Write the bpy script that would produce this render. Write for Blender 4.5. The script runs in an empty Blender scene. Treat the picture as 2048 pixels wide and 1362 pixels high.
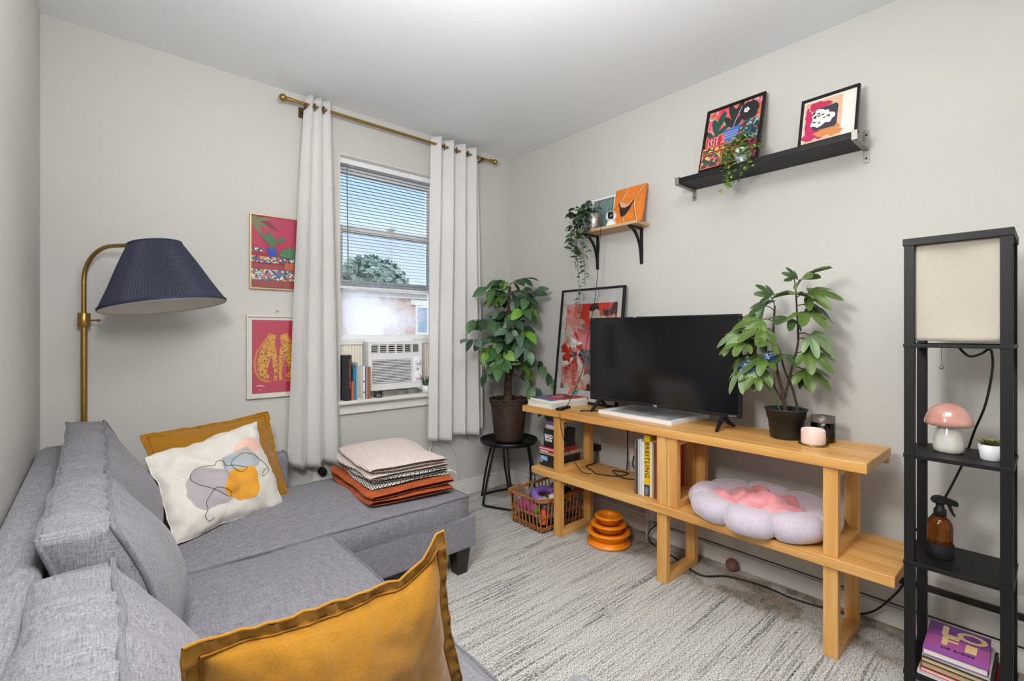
import bpy, bmesh, math, random
from mathutils import Vector, Matrix, noise
random.seed(7)
SC = bpy.context.scene
COL = SC.collection
PI = math.pi
R = math.radians

# ------------------------------------------------------------------ camera, sky, sun, lights, exposure
cd = bpy.data.cameras.new('camera'); cam = bpy.data.objects.new('camera', cd); COL.objects.link(cam)
cd.sensor_width = 36.0; cd.lens = 36.0 * 950 / 2048; cd.shift_y = -16 / 2048
cd.clip_start = 0.02; cd.clip_end = 200
cam.location = (0, 0, 1.25); cam.rotation_euler = (R(90), 0, -R(41.15))
SC.camera = cam
SC.view_settings.view_transform = 'Standard'; SC.view_settings.look = 'None'
SC.view_settings.gamma = 1.0; SC.view_settings.use_curve_mapping = False
SC.view_settings.exposure = 0.0
SC.cycles.use_denoising = True
SC.cycles.max_bounces = 10; SC.cycles.diffuse_bounces = 5; SC.cycles.transparent_max_bounces = 24
SC.cycles.sample_clamp_indirect = 6.0
SC.cycles.caustics_reflective = False; SC.cycles.caustics_refractive = False

def lin(h):
    h = h.lstrip('#'); out = []
    for i in (0, 2, 4):
        c = int(h[i:i+2], 16) / 255
        out.append(c / 12.92 if c <= .04045 else ((c + .055) / 1.055) ** 2.4)
    return (*out, 1.0)

def nd(nt, typ, **kw):
    n = nt.nodes.new(typ)
    for k, v in kw.items():
        if k.startswith('i_'):
            key = k[2:]
            n.inputs[int(key) if key.isdigit() else key.replace('_', ' ')].default_value = v
        else: setattr(n, k, v)
    return n

def world():
    w = bpy.data.worlds.new('sky'); SC.world = w; w.use_nodes = True
    nt = w.node_tree; nt.nodes.clear(); L = nt.links.new
    tc = nd(nt, 'ShaderNodeTexCoord'); sep = nd(nt, 'ShaderNodeSeparateXYZ'); L(tc.outputs['Generated'], sep.inputs[0])
    rp = nd(nt, 'ShaderNodeValToRGB'); L(sep.outputs['Z'], rp.inputs[0])
    e = rp.color_ramp.elements; e[0].position = 0.0; e[0].color = (.95, .96, .97, 1); e[1].position = .75; e[1].color = (.22, .42, .80, 1)
    m = e.new(.15); m.color = (.86, .92, .98, 1); m = e.new(.28); m.color = (.50, .71, .95, 1)
    mp = nd(nt, 'ShaderNodeMapping'); mp.inputs['Scale'].default_value = (2.2, 2.2, 6.0); L(tc.outputs['Generated'], mp.inputs[0])
    nz = nd(nt, 'ShaderNodeTexNoise', i_Scale=2.0, i_Detail=6.0, i_Roughness=.6); L(mp.outputs[0], nz.inputs[0])
    cr = nd(nt, 'ShaderNodeValToRGB'); L(nz.outputs[0], cr.inputs[0])
    cr.color_ramp.elements[0].position = .52; cr.color_ramp.elements[1].position = .72
    mx = nd(nt, 'ShaderNodeMixRGB'); L(cr.outputs[0], mx.inputs[0]); L(rp.outputs[0], mx.inputs[1]); mx.inputs[2].default_value = (.95, .97, 1, 1)
    bg = nd(nt, 'ShaderNodeBackground', i_Strength=1.42); L(mx.outputs[0], bg.inputs[0])
    o = nd(nt, 'ShaderNodeOutputWorld'); L(bg.outputs[0], o.inputs[0])
world()

def light(name, typ, loc, energy, color=(1, 1, 1), rot=(0, 0, 0), **kw):
    l = bpy.data.lights.new(name, typ); l.energy = energy; l.color = color
    for k, v in kw.items(): setattr(l, k, v)
    o = bpy.data.objects.new(name, l); COL.objects.link(o); o.location = loc; o.rotation_euler = rot
    return o
light('sun', 'SUN', (0, -8, 12), 3.2, (1, .96, .9), (R(52), 0, R(-18)), angle=R(1.0))
# lamps out of view: a bounced flash, plus fill lights added to brighten the room
light('ceiling_fill', 'AREA', (.85, 0.15, 2.66), 26, (1, .985, .96), (0, 0, 0), shape='RECTANGLE', size=1.0, size_y=1.0)  # room's ceiling lamp, enlarged and moved to fill carpet and seat with light
bf = light('bounced_flash', 'AREA', (.50, .62, 2.08), 43, (.985, .995, 1), (0, 0, 0), shape='DISK', size=0.4)
bf.rotation_euler = Vector((.06, .12, .62)).to_track_quat('-Z', 'Y').to_euler()
light('rear_fill', 'AREA', (1.20, -2.4, 1.25), 14, (.93, .97, 1.0), (R(90), 0, 0), shape='RECTANGLE', size=2.5, size_y=2.2)  # fill light added before the blank rear wall; no windows there
sb_ = light('corner_fill', 'AREA', (.0, .72, 1.87), 30, (1, .99, .97), (0, 0, 0), shape='RECTANGLE', size=.35, size_y=.35)  # unseen soft light added to lift the right wall and corner
sb_.rotation_euler = (Vector((2.5, 1.95, .6)) - Vector((.0, .72, 1.87))).to_track_quat('-Z', 'Y').to_euler()
for nm, lc, tg_, en in (('sky_fill_side', (-.1, 4.7, 2.5), (1.75, 2.9, 1.65), 95), ('sky_fill_above', (1.6, 4.4, 3.9), (1.5, 2.6, 1.0), 80)):  # lamps added outside, out of view, to boost daylight through the window
    o_ = light(nm, 'AREA', lc, en, (.93, .97, 1.0), (0, 0, 0), shape='DISK', size=1.6)
    o_.rotation_euler = (Vector(tg_) - Vector(lc)).to_track_quat('-Z', 'Y').to_euler()
pl = light('window_portal', 'AREA', (1.56, 3.24, 1.60), 1, (1, 1, 1), (R(-90), 0, 0), shape='RECTANGLE', size=0.78, size_y=1.56)
pl.data.cycles.is_portal = True

# ------------------------------------------------------------------ materials
MC = {}
def mat(name, col, rough=.55, metal=0.0, var=.10, vs=14.0, bump=0.0, bs=220.0, stretch=(1, 1, 1), spec=.5, col2=None, sheen=0.0, coat=0.0, detail=4.0, emis=None, estr=0.0, sss=0.0, alpha=None):
    if name in MC: return MC[name]
    m = bpy.data.materials.new(name); m.use_nodes = True; MC[name] = m
    nt = m.node_tree; L = nt.links.new; p = nt.nodes['Principled BSDF']
    c = lin(col) if isinstance(col, str) else col
    c2 = lin(col2) if col2 else tuple(x * (1 - var * 1.6) for x in c[:3]) + (1,)
    tc = nd(nt, 'ShaderNodeTexCoord'); mp = nd(nt, 'ShaderNodeMapping'); mp.inputs['Scale'].default_value = stretch
    L(tc.outputs['Object'], mp.inputs[0])
    nz = nd(nt, 'ShaderNodeTexNoise', i_Scale=vs, i_Detail=detail); L(mp.outputs[0], nz.inputs[0])
    rp = nd(nt, 'ShaderNodeValToRGB'); L(nz.outputs[0], rp.inputs[0])
    rp.color_ramp.elements[0].position = .32; rp.color_ramp.elements[1].position = .68
    rp.color_ramp.elements[0].color = c2; rp.color_ramp.elements[1].color = c
    L(rp.outputs[0], p.inputs['Base Color'])
    p.inputs['Roughness'].default_value = rough; p.inputs['Metallic'].default_value = metal
    p.inputs['Specular IOR Level'].default_value = spec
    if sheen: p.inputs['Sheen Weight'].default_value = sheen
    if coat: p.inputs['Coat Weight'].default_value = coat; p.inputs['Coat Roughness'].default_value = .08
    if emis: p.inputs['Emission Color'].default_value = lin(emis); p.inputs['Emission Strength'].default_value = estr
    if sss: p.inputs['Subsurface Weight'].default_value = sss; p.inputs['Subsurface Scale'].default_value = .02
    if bump:
        n2 = nd(nt, 'ShaderNodeTexNoise', i_Scale=bs, i_Detail=2.0); L(mp.outputs[0], n2.inputs[0])
        b = nd(nt, 'ShaderNodeBump', i_Strength=bump, i_Distance=.002); L(n2.outputs[0], b.inputs['Height']); L(b.outputs[0], p.inputs['Normal'])
    return m

def ink(h):   # flat print colours
    return mat('print_' + h.strip('#'), h, rough=.45, var=.05, vs=40)

def weave(name, cdark, clight, scale=1.0, bump=.35, rough=.9, transl=0.0, sheen=.15, lo=.36, hi=.64, crease=0.0):
    if name in MC: return MC[name]
    m = bpy.data.materials.new(name); m.use_nodes = True; MC[name] = m
    nt = m.node_tree; L = nt.links.new; p = nt.nodes['Principled BSDF']
    tc = nd(nt, 'ShaderNodeTexCoord'); outs = []
    for st in ((25, 420, 420), (420, 25, 420), (420, 420, 25)):
        mp = nd(nt, 'ShaderNodeMapping'); mp.inputs['Scale'].default_value = tuple(s * scale for s in st); L(tc.outputs['Object'], mp.inputs[0])
        nz = nd(nt, 'ShaderNodeTexNoise', i_Scale=1.0, i_Detail=2.0); L(mp.outputs[0], nz.inputs[0]); outs.append(nz.outputs[0])
    a = nd(nt, 'ShaderNodeMath', operation='ADD'); L(outs[0], a.inputs[0]); L(outs[1], a.inputs[1])
    b = nd(nt, 'ShaderNodeMath', operation='ADD'); L(a.outputs[0], b.inputs[0]); L(outs[2], b.inputs[1])
    c = nd(nt, 'ShaderNodeMath', operation='MULTIPLY'); L(b.outputs[0], c.inputs[0]); c.inputs[1].default_value = 1 / 3
    rp = nd(nt, 'ShaderNodeValToRGB'); L(c.outputs[0], rp.inputs[0])
    rp.color_ramp.elements[0].position = lo; rp.color_ramp.elements[1].position = hi
    rp.color_ramp.elements[0].color = lin(cdark); rp.color_ramp.elements[1].color = lin(clight)
    L(rp.outputs[0], p.inputs['Base Color']); p.inputs['Roughness'].default_value = rough; p.inputs['Sheen Weight'].default_value = sheen
    p.inputs['Specular IOR Level'].default_value = .2
    bp = nd(nt, 'ShaderNodeBump', i_Strength=bump, i_Distance=.0015); L(c.outputs[0], bp.inputs['Height'])
    last = bp
    if crease:
        mp = nd(nt, 'ShaderNodeMapping'); mp.inputs['Scale'].default_value = (7, 7, 7); L(tc.outputs['Object'], mp.inputs[0])
        nz = nd(nt, 'ShaderNodeTexNoise', i_Scale=1.0, i_Detail=3.0, i_Distortion=1.2); L(mp.outputs[0], nz.inputs[0])
        b2 = nd(nt, 'ShaderNodeBump', i_Strength=crease, i_Distance=.02); L(nz.outputs[0], b2.inputs['Height']); L(bp.outputs[0], b2.inputs['Normal']); last = b2
    L(last.outputs[0], p.inputs['Normal'])
    if transl:
        t = nd(nt, 'ShaderNodeBsdfTranslucent'); L(rp.outputs[0], t.inputs[0])
        mx = nd(nt, 'ShaderNodeMixShader'); mx.inputs[0].default_value = transl
        L(p.outputs[0], mx.inputs[1]); L(t.outputs[0], mx.inputs[2]); L(mx.outputs[0], nt.nodes['Material Output'].inputs[0])
    return m

def wood(name, axis, c1='#bf8440', c2='#ddae69', knots=True, rough=.38):
    if name in MC: return MC[name]
    m = bpy.data.materials.new(name); m.use_nodes = True; MC[name] = m
    nt = m.node_tree; L = nt.links.new; p = nt.nodes['Principled BSDF']
    tc = nd(nt, 'ShaderNodeTexCoord'); mp = nd(nt, 'ShaderNodeMapping')
    s = [22, 22, 22]; s[axis] = 1.3; mp.inputs['Scale'].default_value = s; L(tc.outputs['Object'], mp.inputs[0])
    nz = nd(nt, 'ShaderNodeTexNoise', i_Scale=1.0, i_Detail=6.0, i_Roughness=.62, i_Distortion=.5); L(mp.outputs[0], nz.inputs[0])
    rp = nd(nt, 'ShaderNodeValToRGB'); L(nz.outputs[0], rp.inputs[0])
    rp.color_ramp.elements[0].position = .33; rp.color_ramp.elements[1].position = .66
    rp.color_ramp.elements[0].color = lin(c1); rp.color_ramp.elements[1].color = lin(c2)
    last = rp.outputs[0]
    if knots:
        mp2 = nd(nt, 'ShaderNodeMapping'); s2 = [5.5, 5.5, 5.5]; s2[axis] = 2.4; mp2.inputs['Scale'].default_value = s2; L(tc.outputs['Object'], mp2.inputs[0])
        vo = nd(nt, 'ShaderNodeTexVoronoi', i_Scale=1.0); L(mp2.outputs[0], vo.inputs[0])
        r2 = nd(nt, 'ShaderNodeValToRGB'); L(vo.outputs['Distance'], r2.inputs[0])
        r2.color_ramp.elements[0].position = .03; r2.color_ramp.elements[0].color = (.35, .35, .35, 1)
        r2.color_ramp.elements[1].position = .085; r2.color_ramp.elements[1].color = (1, 1, 1, 1)
        mx = nd(nt, 'ShaderNodeMixRGB', blend_type='MULTIPLY'); mx.inputs[0].default_value = .8
        L(last, mx.inputs[1]); L(r2.outputs[0], mx.inputs[2]); last = mx.outputs[0]
    L(last, p.inputs['Base Color']); p.inputs['Roughness'].default_value = rough
    b = nd(nt, 'ShaderNodeBump', i_Strength=.15, i_Distance=.001); L(nz.outputs[0], b.inputs['Height']); L(b.outputs[0], p.inputs['Normal'])
    return m

def pane_glass(name, tint='#ffffff', refl=1.5, fog=False):
    if name in MC: return MC[name]
    m = bpy.data.materials.new(name); m.use_nodes = True; MC[name] = m
    nt = m.node_tree; L = nt.links.new; nt.nodes.remove(nt.nodes['Principled BSDF'])
    t = nd(nt, 'ShaderNodeBsdfTransparent'); t.inputs[0].default_value = lin(tint)
    g = nd(nt, 'ShaderNodeBsdfGlossy', i_Roughness=.02); fr = nd(nt, 'ShaderNodeFresnel', i_IOR=refl)
    mx = nd(nt, 'ShaderNodeMixShader'); L(fr.outputs[0], mx.inputs[0]); L(t.outputs[0], mx.inputs[1]); L(g.outputs[0], mx.inputs[2])
    out = mx.outputs[0]
    if fog:
        tc = nd(nt, 'ShaderNodeTexCoord')
        mp = nd(nt, 'ShaderNodeMapping'); mp.inputs['Scale'].default_value = (5, 5, 5); L(tc.outputs['Object'], mp.inputs[0])
        nz = nd(nt, 'ShaderNodeTexNoise', i_Scale=1.0, i_Detail=5.0, i_Roughness=.65); L(mp.outputs[0], nz.inputs[0])
        v = nd(nt, 'ShaderNodeVectorMath', operation='SUBTRACT'); L(tc.outputs['Object'], v.inputs[0]); v.inputs[1].default_value = (1.46, 3.13, 1.37)
        v2 = nd(nt, 'ShaderNodeVectorMath', operation='MULTIPLY'); L(v.outputs[0], v2.inputs[0]); v2.inputs[1].default_value = (2.9, 0, 6.0)
        ln = nd(nt, 'ShaderNodeVectorMath', operation='LENGTH'); L(v2.outputs[0], ln.inputs[0])
        s = nd(nt, 'ShaderNodeMath', operation='SUBTRACT'); L(nz.outputs[0], s.inputs[0])
        k = nd(nt, 'ShaderNodeMath', operation='MULTIPLY'); L(ln.outputs[1], k.inputs[0]); k.inputs[1].default_value = .55; L(k.outputs[0], s.inputs[1])
        rp = nd(nt, 'ShaderNodeMapRange'); L(s.outputs[0], rp.inputs[0]); rp.inputs[1].default_value = -.22; rp.inputs[2].default_value = .25; rp.inputs[4].default_value = .85
        d = nd(nt, 'ShaderNodeBsdfDiffuse'); d.inputs[0].default_value = (.85, .86, .88, 1)
        tl = nd(nt, 'ShaderNodeBsdfTranslucent'); tl.inputs[0].default_value = (.9, .91, .94, 1)
        md = nd(nt, 'ShaderNodeMixShader'); md.inputs[0].default_value = .6; L(d.outputs[0], md.inputs[1]); L(tl.outputs[0], md.inputs[2])
        m2 = nd(nt, 'ShaderNodeMixShader'); L(rp.outputs[0], m2.inputs[0]); L(out, m2.inputs[1]); L(md.outputs[0], m2.inputs[2]); out = m2.outputs[0]
    L(out, nt.nodes['Material Output'].inputs[0])
    return m

def glassy(name, col, rough=.03, ior=1.45, trans=1.0):
    if name in MC: return MC[name]
    m = mat(name, col, rough=rough, var=.05, vs=9); p = m.node_tree.nodes['Principled BSDF']
    p.inputs['Transmission Weight'].default_value = trans; p.inputs['IOR'].default_value = ior
    return m

def cells(name, cols, scale, stretch=(1, 1, 1), rand=1.0, dist=0.0, feature='F1'):
    """random patches of colour on a print"""
    if name in MC: return MC[name]
    m = bpy.data.materials.new(name); m.use_nodes = True; MC[name] = m
    nt = m.node_tree; L = nt.links.new; p = nt.nodes['Principled BSDF']; p.inputs['Roughness'].default_value = .4
    tc = nd(nt, 'ShaderNodeTexCoord'); mp = nd(nt, 'ShaderNodeMapping'); mp.inputs['Scale'].default_value = stretch; L(tc.outputs['Object'], mp.inputs[0])
    src = mp.outputs[0]
    if dist:
        nz = nd(nt, 'ShaderNodeTexNoise', i_Scale=scale * .6, i_Detail=3.0); L(src, nz.inputs[0])
        mx = nd(nt, 'ShaderNodeMixRGB', blend_type='ADD'); mx.inputs[0].default_value = dist; L(src, mx.inputs[1]); L(nz.outputs['Color'], mx.inputs[2]); src = mx.outputs[0]
    vo = nd(nt, 'ShaderNodeTexVoronoi', i_Scale=scale, i_Randomness=rand); L(src, vo.inputs[0])
    sp = nd(nt, 'ShaderNodeSeparateColor'); L(vo.outputs['Color'], sp.inputs[0])
    rp = nd(nt, 'ShaderNodeValToRGB'); rp.color_ramp.interpolation = 'CONSTANT'; L(sp.outputs[0], rp.inputs[0])
    e = rp.color_ramp.elements; e[0].color = lin(cols[0]); e[0].position = 0; e.remove(e[1])
    for i, c in enumerate(cols[1:], 1): x = e.new(i / len(cols)); x.color = lin(c)
    L(rp.outputs[0], p.inputs['Base Color'])
    return m

def spots(name, base, spot, scale, thr=.28):
    if name in MC: return MC[name]
    m = bpy.data.materials.new(name); m.use_nodes = True; MC[name] = m
    nt = m.node_tree; L = nt.links.new; p = nt.nodes['Principled BSDF']; p.inputs['Roughness'].default_value = .45
    tc = nd(nt, 'ShaderNodeTexCoord'); vo = nd(nt, 'ShaderNodeTexVoronoi', i_Scale=scale); L(tc.outputs['Object'], vo.inputs[0])
    rp = nd(nt, 'ShaderNodeValToRGB'); rp.color_ramp.interpolation = 'CONSTANT'; L(vo.outputs['Distance'], rp.inputs[0])
    rp.color_ramp.elements[0].color = lin(spot); rp.color_ramp.elements[1].color = lin(base); rp.color_ramp.elements[1].position = thr
    L(rp.outputs[0], p.inputs['Base Color'])
    return m

def paint(name, col, streak=0.02):
    return mat(name, col, rough=.62, var=streak, vs=1.6, bump=.06, bs=160, spec=.3)

def carpet():
    m = bpy.data.materials.new('carpet'); m.use_nodes = True
    nt = m.node_tree; L = nt.links.new; p = nt.nodes['Principled BSDF']
    tc = nd(nt, 'ShaderNodeTexCoord')
    def nz(st, det=3.0, dist=0.0, rough=.5):
        mp = nd(nt, 'ShaderNodeMapping'); mp.inputs['Scale'].default_value = st; L(tc.outputs['Object'], mp.inputs[0])
        n = nd(nt, 'ShaderNodeTexNoise', i_Scale=1.0, i_Detail=det, i_Distortion=dist, i_Roughness=rough); L(mp.outputs[0], n.inputs[0]); return n.outputs[0]
    def ramp(x, a, b, ca, cb):
        r = nd(nt, 'ShaderNodeValToRGB'); L(x, r.inputs[0]); r.color_ramp.elements[0].position = a; r.color_ramp.elements[1].position = b
        r.color_ramp.elements[0].color = ca; r.color_ramp.elements[1].color = cb; return r.outputs[0]
    def mix(a, b, f, typ='MIX'):
        x = nd(nt, 'ShaderNodeMixRGB', blend_type=typ)
        if isinstance(f, float): x.inputs[0].default_value = f
        else: L(f, x.inputs[0])
        for i, v in ((1, a), (2, b)):
            if isinstance(v, tuple): x.inputs[i].default_value = v
            else: L(v, x.inputs[i])
        return x.outputs[0]
    streak = nz((2.2, 88, 1), 4, .35, .68)            # ribs of yarn that run across the room
    fine = nz((210, 300, 1), 2)
    broad = nz((.9, 6.5, 1), 3)
    loops = nz((300, 130, 1), 1.5)
    base = ramp(mix(fine, loops, .5), .40, .58, lin('#74716d'), lin('#e9e7e2'))
    s1 = ramp(streak, .42, .50, (1, 1, 1, 1), (0, 0, 0, 1))
    thr = ramp(broad, .40, .62, (.25, .25, .25, 1), (1, 1, 1, 1))
    brk = ramp(nz((75, 120, 1), 2), .40, .54, (0, 0, 0, 1), (1, 1, 1, 1))
    k = mix(mix(s1, thr, .8, 'MULTIPLY'), brk, .8, 'MULTIPLY')
    col = mix(base, lin('#454342'), k)
    # worn tan band with dark patches next to the heater
    sep = nd(nt, 'ShaderNodeSeparateXYZ'); L(tc.outputs['Object'], sep.inputs[0])
    wob = nd(nt, 'ShaderNodeMath', operation='MULTIPLY'); L(nz((3, 7, 1), 4), wob.inputs[0]); wob.inputs[1].default_value = .28
    ad = nd(nt, 'ShaderNodeMath', operation='ADD'); L(sep.outputs[0], ad.inputs[0]); L(wob.outputs[0], ad.inputs[1])
    edge = nd(nt, 'ShaderNodeMapRange'); L(ad.outputs[0], edge.inputs[0]); edge.inputs[1].default_value = 2.36; edge.inputs[2].default_value = 2.42
    tan = ramp(nz((14, 22, 1), 5, .8, .7), .42, .52, lin('#2c2520'), lin('#927d65'))
    patch = ramp(nz((6, 4, 1), 3), .50, .58, (0, 0, 0, 1), (1, 1, 1, 1))
    band = mix(mix(tan, base, .35), base, patch)
    col = mix(col, band, edge.outputs[0])
    L(col, p.inputs['Base Color']); p.inputs['Roughness'].default_value = .95; p.inputs['Specular IOR Level'].default_value = .15
    h = mix(fine, streak, .5)
    b = nd(nt, 'ShaderNodeBump', i_Strength=.9, i_Distance=.006); L(h, b.inputs['Height']); L(b.outputs[0], p.inputs['Normal'])
    return m

M_wall = paint('wall_paint', '#c5c3be')
M_ceil = paint('ceiling_paint', '#e6e8ea')
M_trim = paint('trim_paint', '#dcdad6')
M_white = mat('white_plastic', '#e6e7e8', rough=.35, var=.03)
M_vinyl = mat('white_vinyl', '#f4f5f6', rough=.4, var=.03)
M_black = mat('black_matte', '#141415', rough=.5, var=.1, spec=.3)
M_blackmetal = mat('black_metal', '#151618', rough=.35, metal=.2, var=.1)
M_blackwood = mat('black_ash', '#151414', rough=.5, var=.35, vs=8, stretch=(20, 1, 20), spec=.3)
M_brass = mat('brushed_brass', '#a98a4e', rough=.32, metal=.9, var=.08, vs=30)
M_steel = mat('brushed_steel', '#9a958e', rough=.48, metal=.9, var=.08, vs=60, stretch=(1, 10, 1))
M_woodY = wood('birch_along', 1); M_woodX = wood('birch_across', 0); M_woodZ = wood('birch_upright', 2)
M_sofa = weave('grey_linen', '#56555b', '#918f96', crease=.04)
M_sofadk = weave('grey_linen_seam', '#4b4a50', '#7d7b82')
M_must = weave('mustard_cotton', '#875a0d', '#9d6d18', scale=1.5, bump=.12, sheen=.3, crease=.12)
M_curt = weave('white_linen', '#eeece9', '#fdfcfb', scale=.7, bump=.2, transl=.45, lo=.30, hi=.6)
M_darkwood = mat('dark_leg_wood', '#1e1714', rough=.4, var=.2)
M_cord = mat('black_cord', '#101010', rough=.5)
M_wcord = mat('white_cord', '#e3e1dc', rough=.5)
M_paper = mat('paper_pages', '#e9e5da', rough=.7, var=.12, vs=3, stretch=(1, 1, 160))
M_leafs = [mat('ficus_leaf_dark', '#2b4a31', rough=.38, var=.3, vs=25), mat('ficus_leaf_mid', '#446a3b', rough=.38, var=.25, vs=25),
           mat('ficus_leaf_bright', '#6f9a33', rough=.4, var=.2, vs=25), mat('ficus_leaf_greyish', '#5d7866', rough=.42, var=.25, vs=25)]
M_fats = [mat('fatsia_leaf_olive', '#5f7a33', rough=.42, var=.25, vs=14), mat('fatsia_leaf_deep', '#3e5a2c', rough=.42, var=.25, vs=14),
          mat('fatsia_leaf_pale', '#87a070', rough=.45, var=.2, vs=14)]
M_stem = mat('brown_stem', '#4a3a2c', rough=.8, var=.3, vs=40, bump=.4, bs=90)

# ------------------------------------------------------------------ mesh builder
class MB:
    def __init__(s): s.v = []; s.f = []; s.m = []; s.sm = []; s.uv = {}
    def add(s, vs, fs, mi=0, sm=False):
        o = len(s.v); s.v += [tuple(p) for p in vs]
        for f in fs: s.f.append(tuple(i + o for i in f)); s.m.append(mi); s.sm.append(sm)
        return s
    def box(s, x0, x1, y0, y1, z0, z1, mi=0, M=None):
        vs = [Vector(p) for p in ((x0,y0,z0),(x1,y0,z0),(x1,y1,z0),(x0,y1,z0),(x0,y0,z1),(x1,y0,z1),(x1,y1,z1),(x0,y1,z1))]
        if M is not None: vs = [M @ p for p in vs]
        return s.add(vs, [(3,2,1,0),(4,5,6,7),(0,1,5,4),(1,2,6,5),(2,3,7,6),(3,0,4,7)], mi)
    def tube(s, pts, r, n=8, mi=0, cap=True):
        pts = [Vector(p) for p in pts]; k = len(pts); rs = r if isinstance(r, (list, tuple)) else [r] * k
        t0 = (pts[1] - pts[0]).normalized(); up = Vector((0, 0, 1)) if abs(t0.z) < .9 else Vector((1, 0, 0))
        a = t0.cross(up).normalized(); vs = []
        for i, p in enumerate(pts):
            t = (pts[min(i + 1, k - 1)] - pts[max(i - 1, 0)]).normalized()
            a = (a - t * a.dot(t)).normalized(); b = t.cross(a)
            for j in range(n):
                an = 2 * PI * j / n; vs.append(p + (a * math.cos(an) + b * math.sin(an)) * rs[i])
        fs = [(i*n+j, i*n+(j+1)%n, (i+1)*n+(j+1)%n, (i+1)*n+j) for i in range(k - 1) for j in range(n)]
        s.add(vs, fs, mi, True)
        if cap: s.add(vs[:n], [tuple(range(n - 1, -1, -1))], mi); s.add(vs[-n:], [tuple(range(n))], mi)
        return s
    def lathe(s, prof, c=(0, 0, 0), n=32, mi=0, M=None, sm=True, wob=None):
        c = Vector(c); vs = []
        for i, (r, z) in enumerate(prof):
            for j in range(n):
                a = 2 * PI * j / n; rr = r * (wob(i, j) if wob else 1); p = Vector((rr * math.cos(a), rr * math.sin(a), z))
                vs.append((M @ p if M is not None else p) + c)
        k = len(prof)
        fs = [(i*n+j, i*n+(j+1)%n, (i+1)*n+(j+1)%n, (i+1)*n+j) for i in range(k - 1) for j in range(n)]
        return s.add(vs, fs, mi, sm)
    def disc(s, r, c, n=32, mi=0, M=None, up=True):
        c = Vector(c); vs = []
        for j in range(n):
            a = 2 * PI * j / n; p = Vector((r * math.cos(a), r * math.sin(a), 0)); vs.append((M @ p if M is not None else p) + c)
        return s.add(vs, [tuple(range(n)) if up else tuple(range(n - 1, -1, -1))], mi)
    def ball(s, c, r, nu=16, nv=10, mi=0, M=None):
        r = (r, r, r) if not isinstance(r, tuple) else r
        c = Vector(c); vs = []; fs = []
        for i in range(nv + 1):
            th = PI * i / nv
            for j in range(nu):
                a = 2 * PI * j / nu; p = Vector((r[0]*math.sin(th)*math.cos(a), r[1]*math.sin(th)*math.sin(a), -r[2]*math.cos(th)))
                vs.append((M @ p if M is not None else p) + c)
        fs = [(i*nu+j, i*nu+(j+1)%nu, (i+1)*nu+(j+1)%nu, (i+1)*nu+j) for i in range(nv) for j in range(nu)]
        return s.add(vs, fs, mi, True)
    def prism(s, out, M, w0, w1, mi=0):
        n = len(out); vs = [M @ Vector((u, v, w0)) for u, v in out] + [M @ Vector((u, v, w1)) for u, v in out]
        fs = [tuple(range(n - 1, -1, -1)), tuple(range(n, 2 * n))] + [(i, (i+1)%n, n+(i+1)%n, n+i) for i in range(n)]
        return s.add(vs, fs, mi)
    def flat(s, out, M, w, mi=0):
        return s.add([M @ Vector((u, v, w)) for u, v in out], [tuple(range(len(out)))], mi)
    def grid(s, fn, nu, nv, mi=0, cu=False, cv=False, sm=True, uvmap=False, flip=False):
        o = len(s.v); vs = []
        NU = nu if cu else nu + 1; NV = nv if cv else nv + 1
        for i in range(NU):
            for j in range(NV): vs.append(fn(i / nu, j / nv))
        fs = []
        for i in range(nu):
            for j in range(nv):
                q = (i*NV+j, ((i+1)%NU)*NV+j, ((i+1)%NU)*NV+(j+1)%NV, i*NV+(j+1)%NV)
                fs.append(q[::-1] if flip else q)
        if uvmap:
            for i in range(NU):
                for j in range(NV): s.uv[o + i*NV + j] = (i / nu, j / nv)
        return s.add(vs, fs, mi, sm)
    def mesh(s, name, mats):
        me = bpy.data.meshes.new(name); me.from_pydata(s.v, [], s.f)
        for m in (mats if isinstance(mats, (list, tuple)) else [mats]): me.materials.append(m)
        me.polygons.foreach_set('material_index', s.m); me.polygons.foreach_set('use_smooth', s.sm)
        if s.uv:
            ul = me.uv_layers.new(name='uv')
            for lp in me.loops: ul.data[lp.index].uv = s.uv.get(lp.vertex_index, (0, 0))
        me.update(); return me
    def build(s, name, mats, parent=None, local=False, bevel=0.0, sub=0, solid=0.0, weld=False, fixn=False):
        me = s.mesh(name, mats)
        if weld or fixn:
            bm = bmesh.new(); bm.from_mesh(me)
            if weld: bmesh.ops.remove_doubles(bm, verts=bm.verts, dist=1e-5)
            bmesh.ops.recalc_face_normals(bm, faces=bm.faces); bm.to_mesh(me); bm.free()
        o = bpy.data.objects.new(name, me); COL.objects.link(o)
        if parent is not None: attach(o, parent, local)
        if solid: md = o.modifiers.new('solid', 'SOLIDIFY'); md.thickness = solid; md.offset = 0
        if bevel: md = o.modifiers.new('bevel', 'BEVEL'); md.width = bevel; md.segments = 2; md.limit_method = 'ANGLE'; md.angle_limit = R(40)
        if sub: md = o.modifiers.new('sub', 'SUBSURF'); md.levels = sub; md.render_levels = sub
        return o

def attach(o, parent, local=False):
    o.parent = parent
    if not local and parent.type == 'EMPTY':
        o.matrix_parent_inverse = (Matrix.Translation(parent.location) @ parent.rotation_euler.to_matrix().to_4x4()).inverted()

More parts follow.
